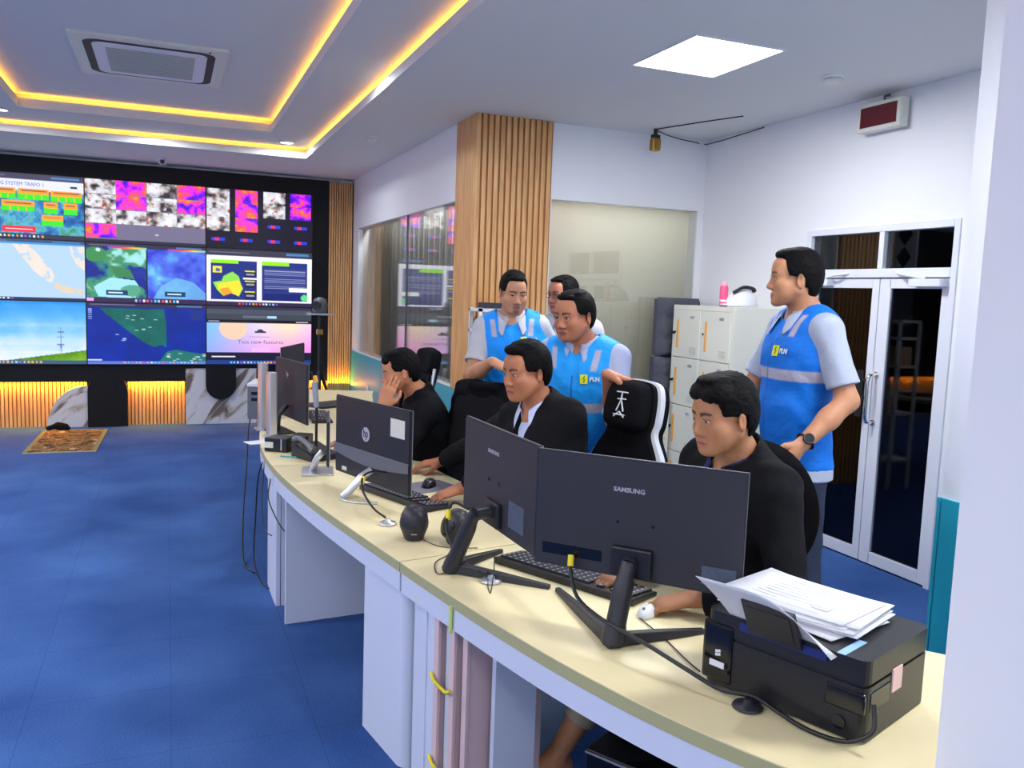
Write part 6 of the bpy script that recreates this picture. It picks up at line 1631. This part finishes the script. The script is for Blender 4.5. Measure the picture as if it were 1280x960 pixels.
person('standing man in blue vest looking down with open collar, left of the group', dict(hq=.90,
    head=(1.711, 4.191, 1.627), face=(-.10, -.97, -.24), neck=(1.722, 4.238, 1.507), chest=(-.32, -.93, -.14), pelvis=(1.80, 4.37, .93),
    hands={1: dict(w=(1.520, 3.975, 1.275), f=(.50, -.60, -.25), n=(.1, .2, -1), side=1, curl=.4, hint=(-.35, .1, -1)), -1: dict(w=(2.02, 4.22, 1.0), f=(0, -.2, -1), n=(-.8, 0, 0), side=-1, curl=.3, hint=(.7, .5, -.2))},
    legs={1: dict(a=(1.72, 4.40, .10), hint=(-.3, -1, 0)), -1: dict(a=(1.92, 4.36, .10), hint=(-.3, -1, 0))},
    skin=(192, 138, 106), lip=(150, 92, 92), hair=1.0, hairline=.060, temple=.046, wave=.001, seed=6, beard=1, eye=.4, sw=.150,
    clothes='vest', shirt=(188, 188, 196), vestcol=(14, 148, 248), sleeve=.72, hem=.06, trousers=(40, 44, 58), band=-.245, logo=(.062, -.118)))
person('man in white shirt and glasses standing behind the older man', dict(hq=.90,
    head=(2.135, 4.47, 1.622), face=(-.97, -.24, -.05), neck=(2.185, 4.500, 1.500), chest=(-.80, -.60, -.08), pelvis=(2.24, 4.56, .93), glasses=True,
    hands={-1: dict(w=(2.30, 4.25, .95), f=(0, 0, -1), n=(-.8, 0, 0), side=-1, curl=.3, hint=(.5, .5, 0)), 1: dict(w=(2.03, 4.80, .95), f=(0, 0, -1), n=(.8, 0, 0), side=1, curl=.3, hint=(.5, .5, 0))},
    legs={1: dict(a=(2.18, 4.66, .10), hint=(-1, -.3, 0)), -1: dict(a=(2.28, 4.46, .10), hint=(-1, -.3, 0))},
    skin=(184, 118, 90), lip=(150, 84, 76), hair=1.0, hairline=.064, temple=.042, wave=.001, seed=9,
    clothes='shirt', shirt=(190, 190, 198), trousers=(40, 44, 58), sleeve=.7))

# wrist watch of the man by the double door (arm points as in his pose)
def watch(t, arms, H):
    E, W = arms[-1]; d = nrm(W-E); c = E+(W-E)*.93; out = nrm(np.cross(d, UP)); 
    if out@(np.array([0, 0, 1.62])-np.array([c[0]*1, c[1]*1, c[2]])) < 0: out = -out
    side = nrm(np.array([-.65, -.76, .1])-d*(np.array([-.65, -.76, .1])@d)); w2 = np.cross(d, side); o = np.array(t.location)
    b = MB(); R_ = .030; b.add([], []); pts = [Vector(c-o+(side*math.cos(a)+w2*math.sin(a))*R_) for a in [2*PI*k/20 for k in range(21)]]
    b.tube(pts, .004, 6, flat=2.4); st = b.build('watch_strap', M['blackp'], t)
    b = MB(); b.cyl(Vector(c-o+side*.028), Vector(c-o+side*.039), .021, .020, n=24); ca = b.build('watch_case', M['dgrey'], t)
    b = MB(); b.cyl(Vector(c-o+side*.0392), Vector(c-o+side*.0400), .017, n=24); b.build('watch_face', M['blackg'], ca)
watch(*WATCH)
# ------------------------------------------------------------------ the jacket hung over the empty chair
_jr = bpy.data.objects[JC.name]
js = SDF(); F_ = Fr((JC.location.x, JC.location.y, 0), (Matrix.Rotation(JC.rotation_euler.z, 3, 'Z') @ Vector((0, -1, 0))))
LJ = lambda x, y, z: F_(x, y, z)      # y: towards the sitter's front; the back of the chair is at y = -.3
js.cone(LJ(-.15, -.34, 1.10), LJ(.15, -.34, 1.10), .072, .072, .04)
js.cone(LJ(-.17, -.36, .95), LJ(.17, -.36, .95), .072, .072, .05); js.cone(LJ(-.16, -.33, .72), LJ(.16, -.33, .72), .070, .070, .05)
js.cone(LJ(0, -.36, 1.0), LJ(0, -.34, .68), .10, .10, .05, '+', F_.f, 1.4)
for s in (-1, 1):
    js.cone(LJ(s*.17, -.33, 1.10), LJ(s*.235, -.30, .80), .062, .055, .03); js.cone(LJ(s*.235, -.30, .80), LJ(s*.24, -.26, .62), .052, .045, .03)
js.cone(LJ(-.08, -.28, 1.15), LJ(.08, -.28, 1.15), .026, .026, .02)
jt = thing('hanging_jacket', 'black suit jacket draped over the empty chair back', 'jacket', (JC.location.x, JC.location.y, 0))
jcol = lin((14, 14, 18))
poly('jacket_cloth', js, SUIT, jt, .009, lambda P: np.tile(jcol, (len(P), 1)), noise=.006)
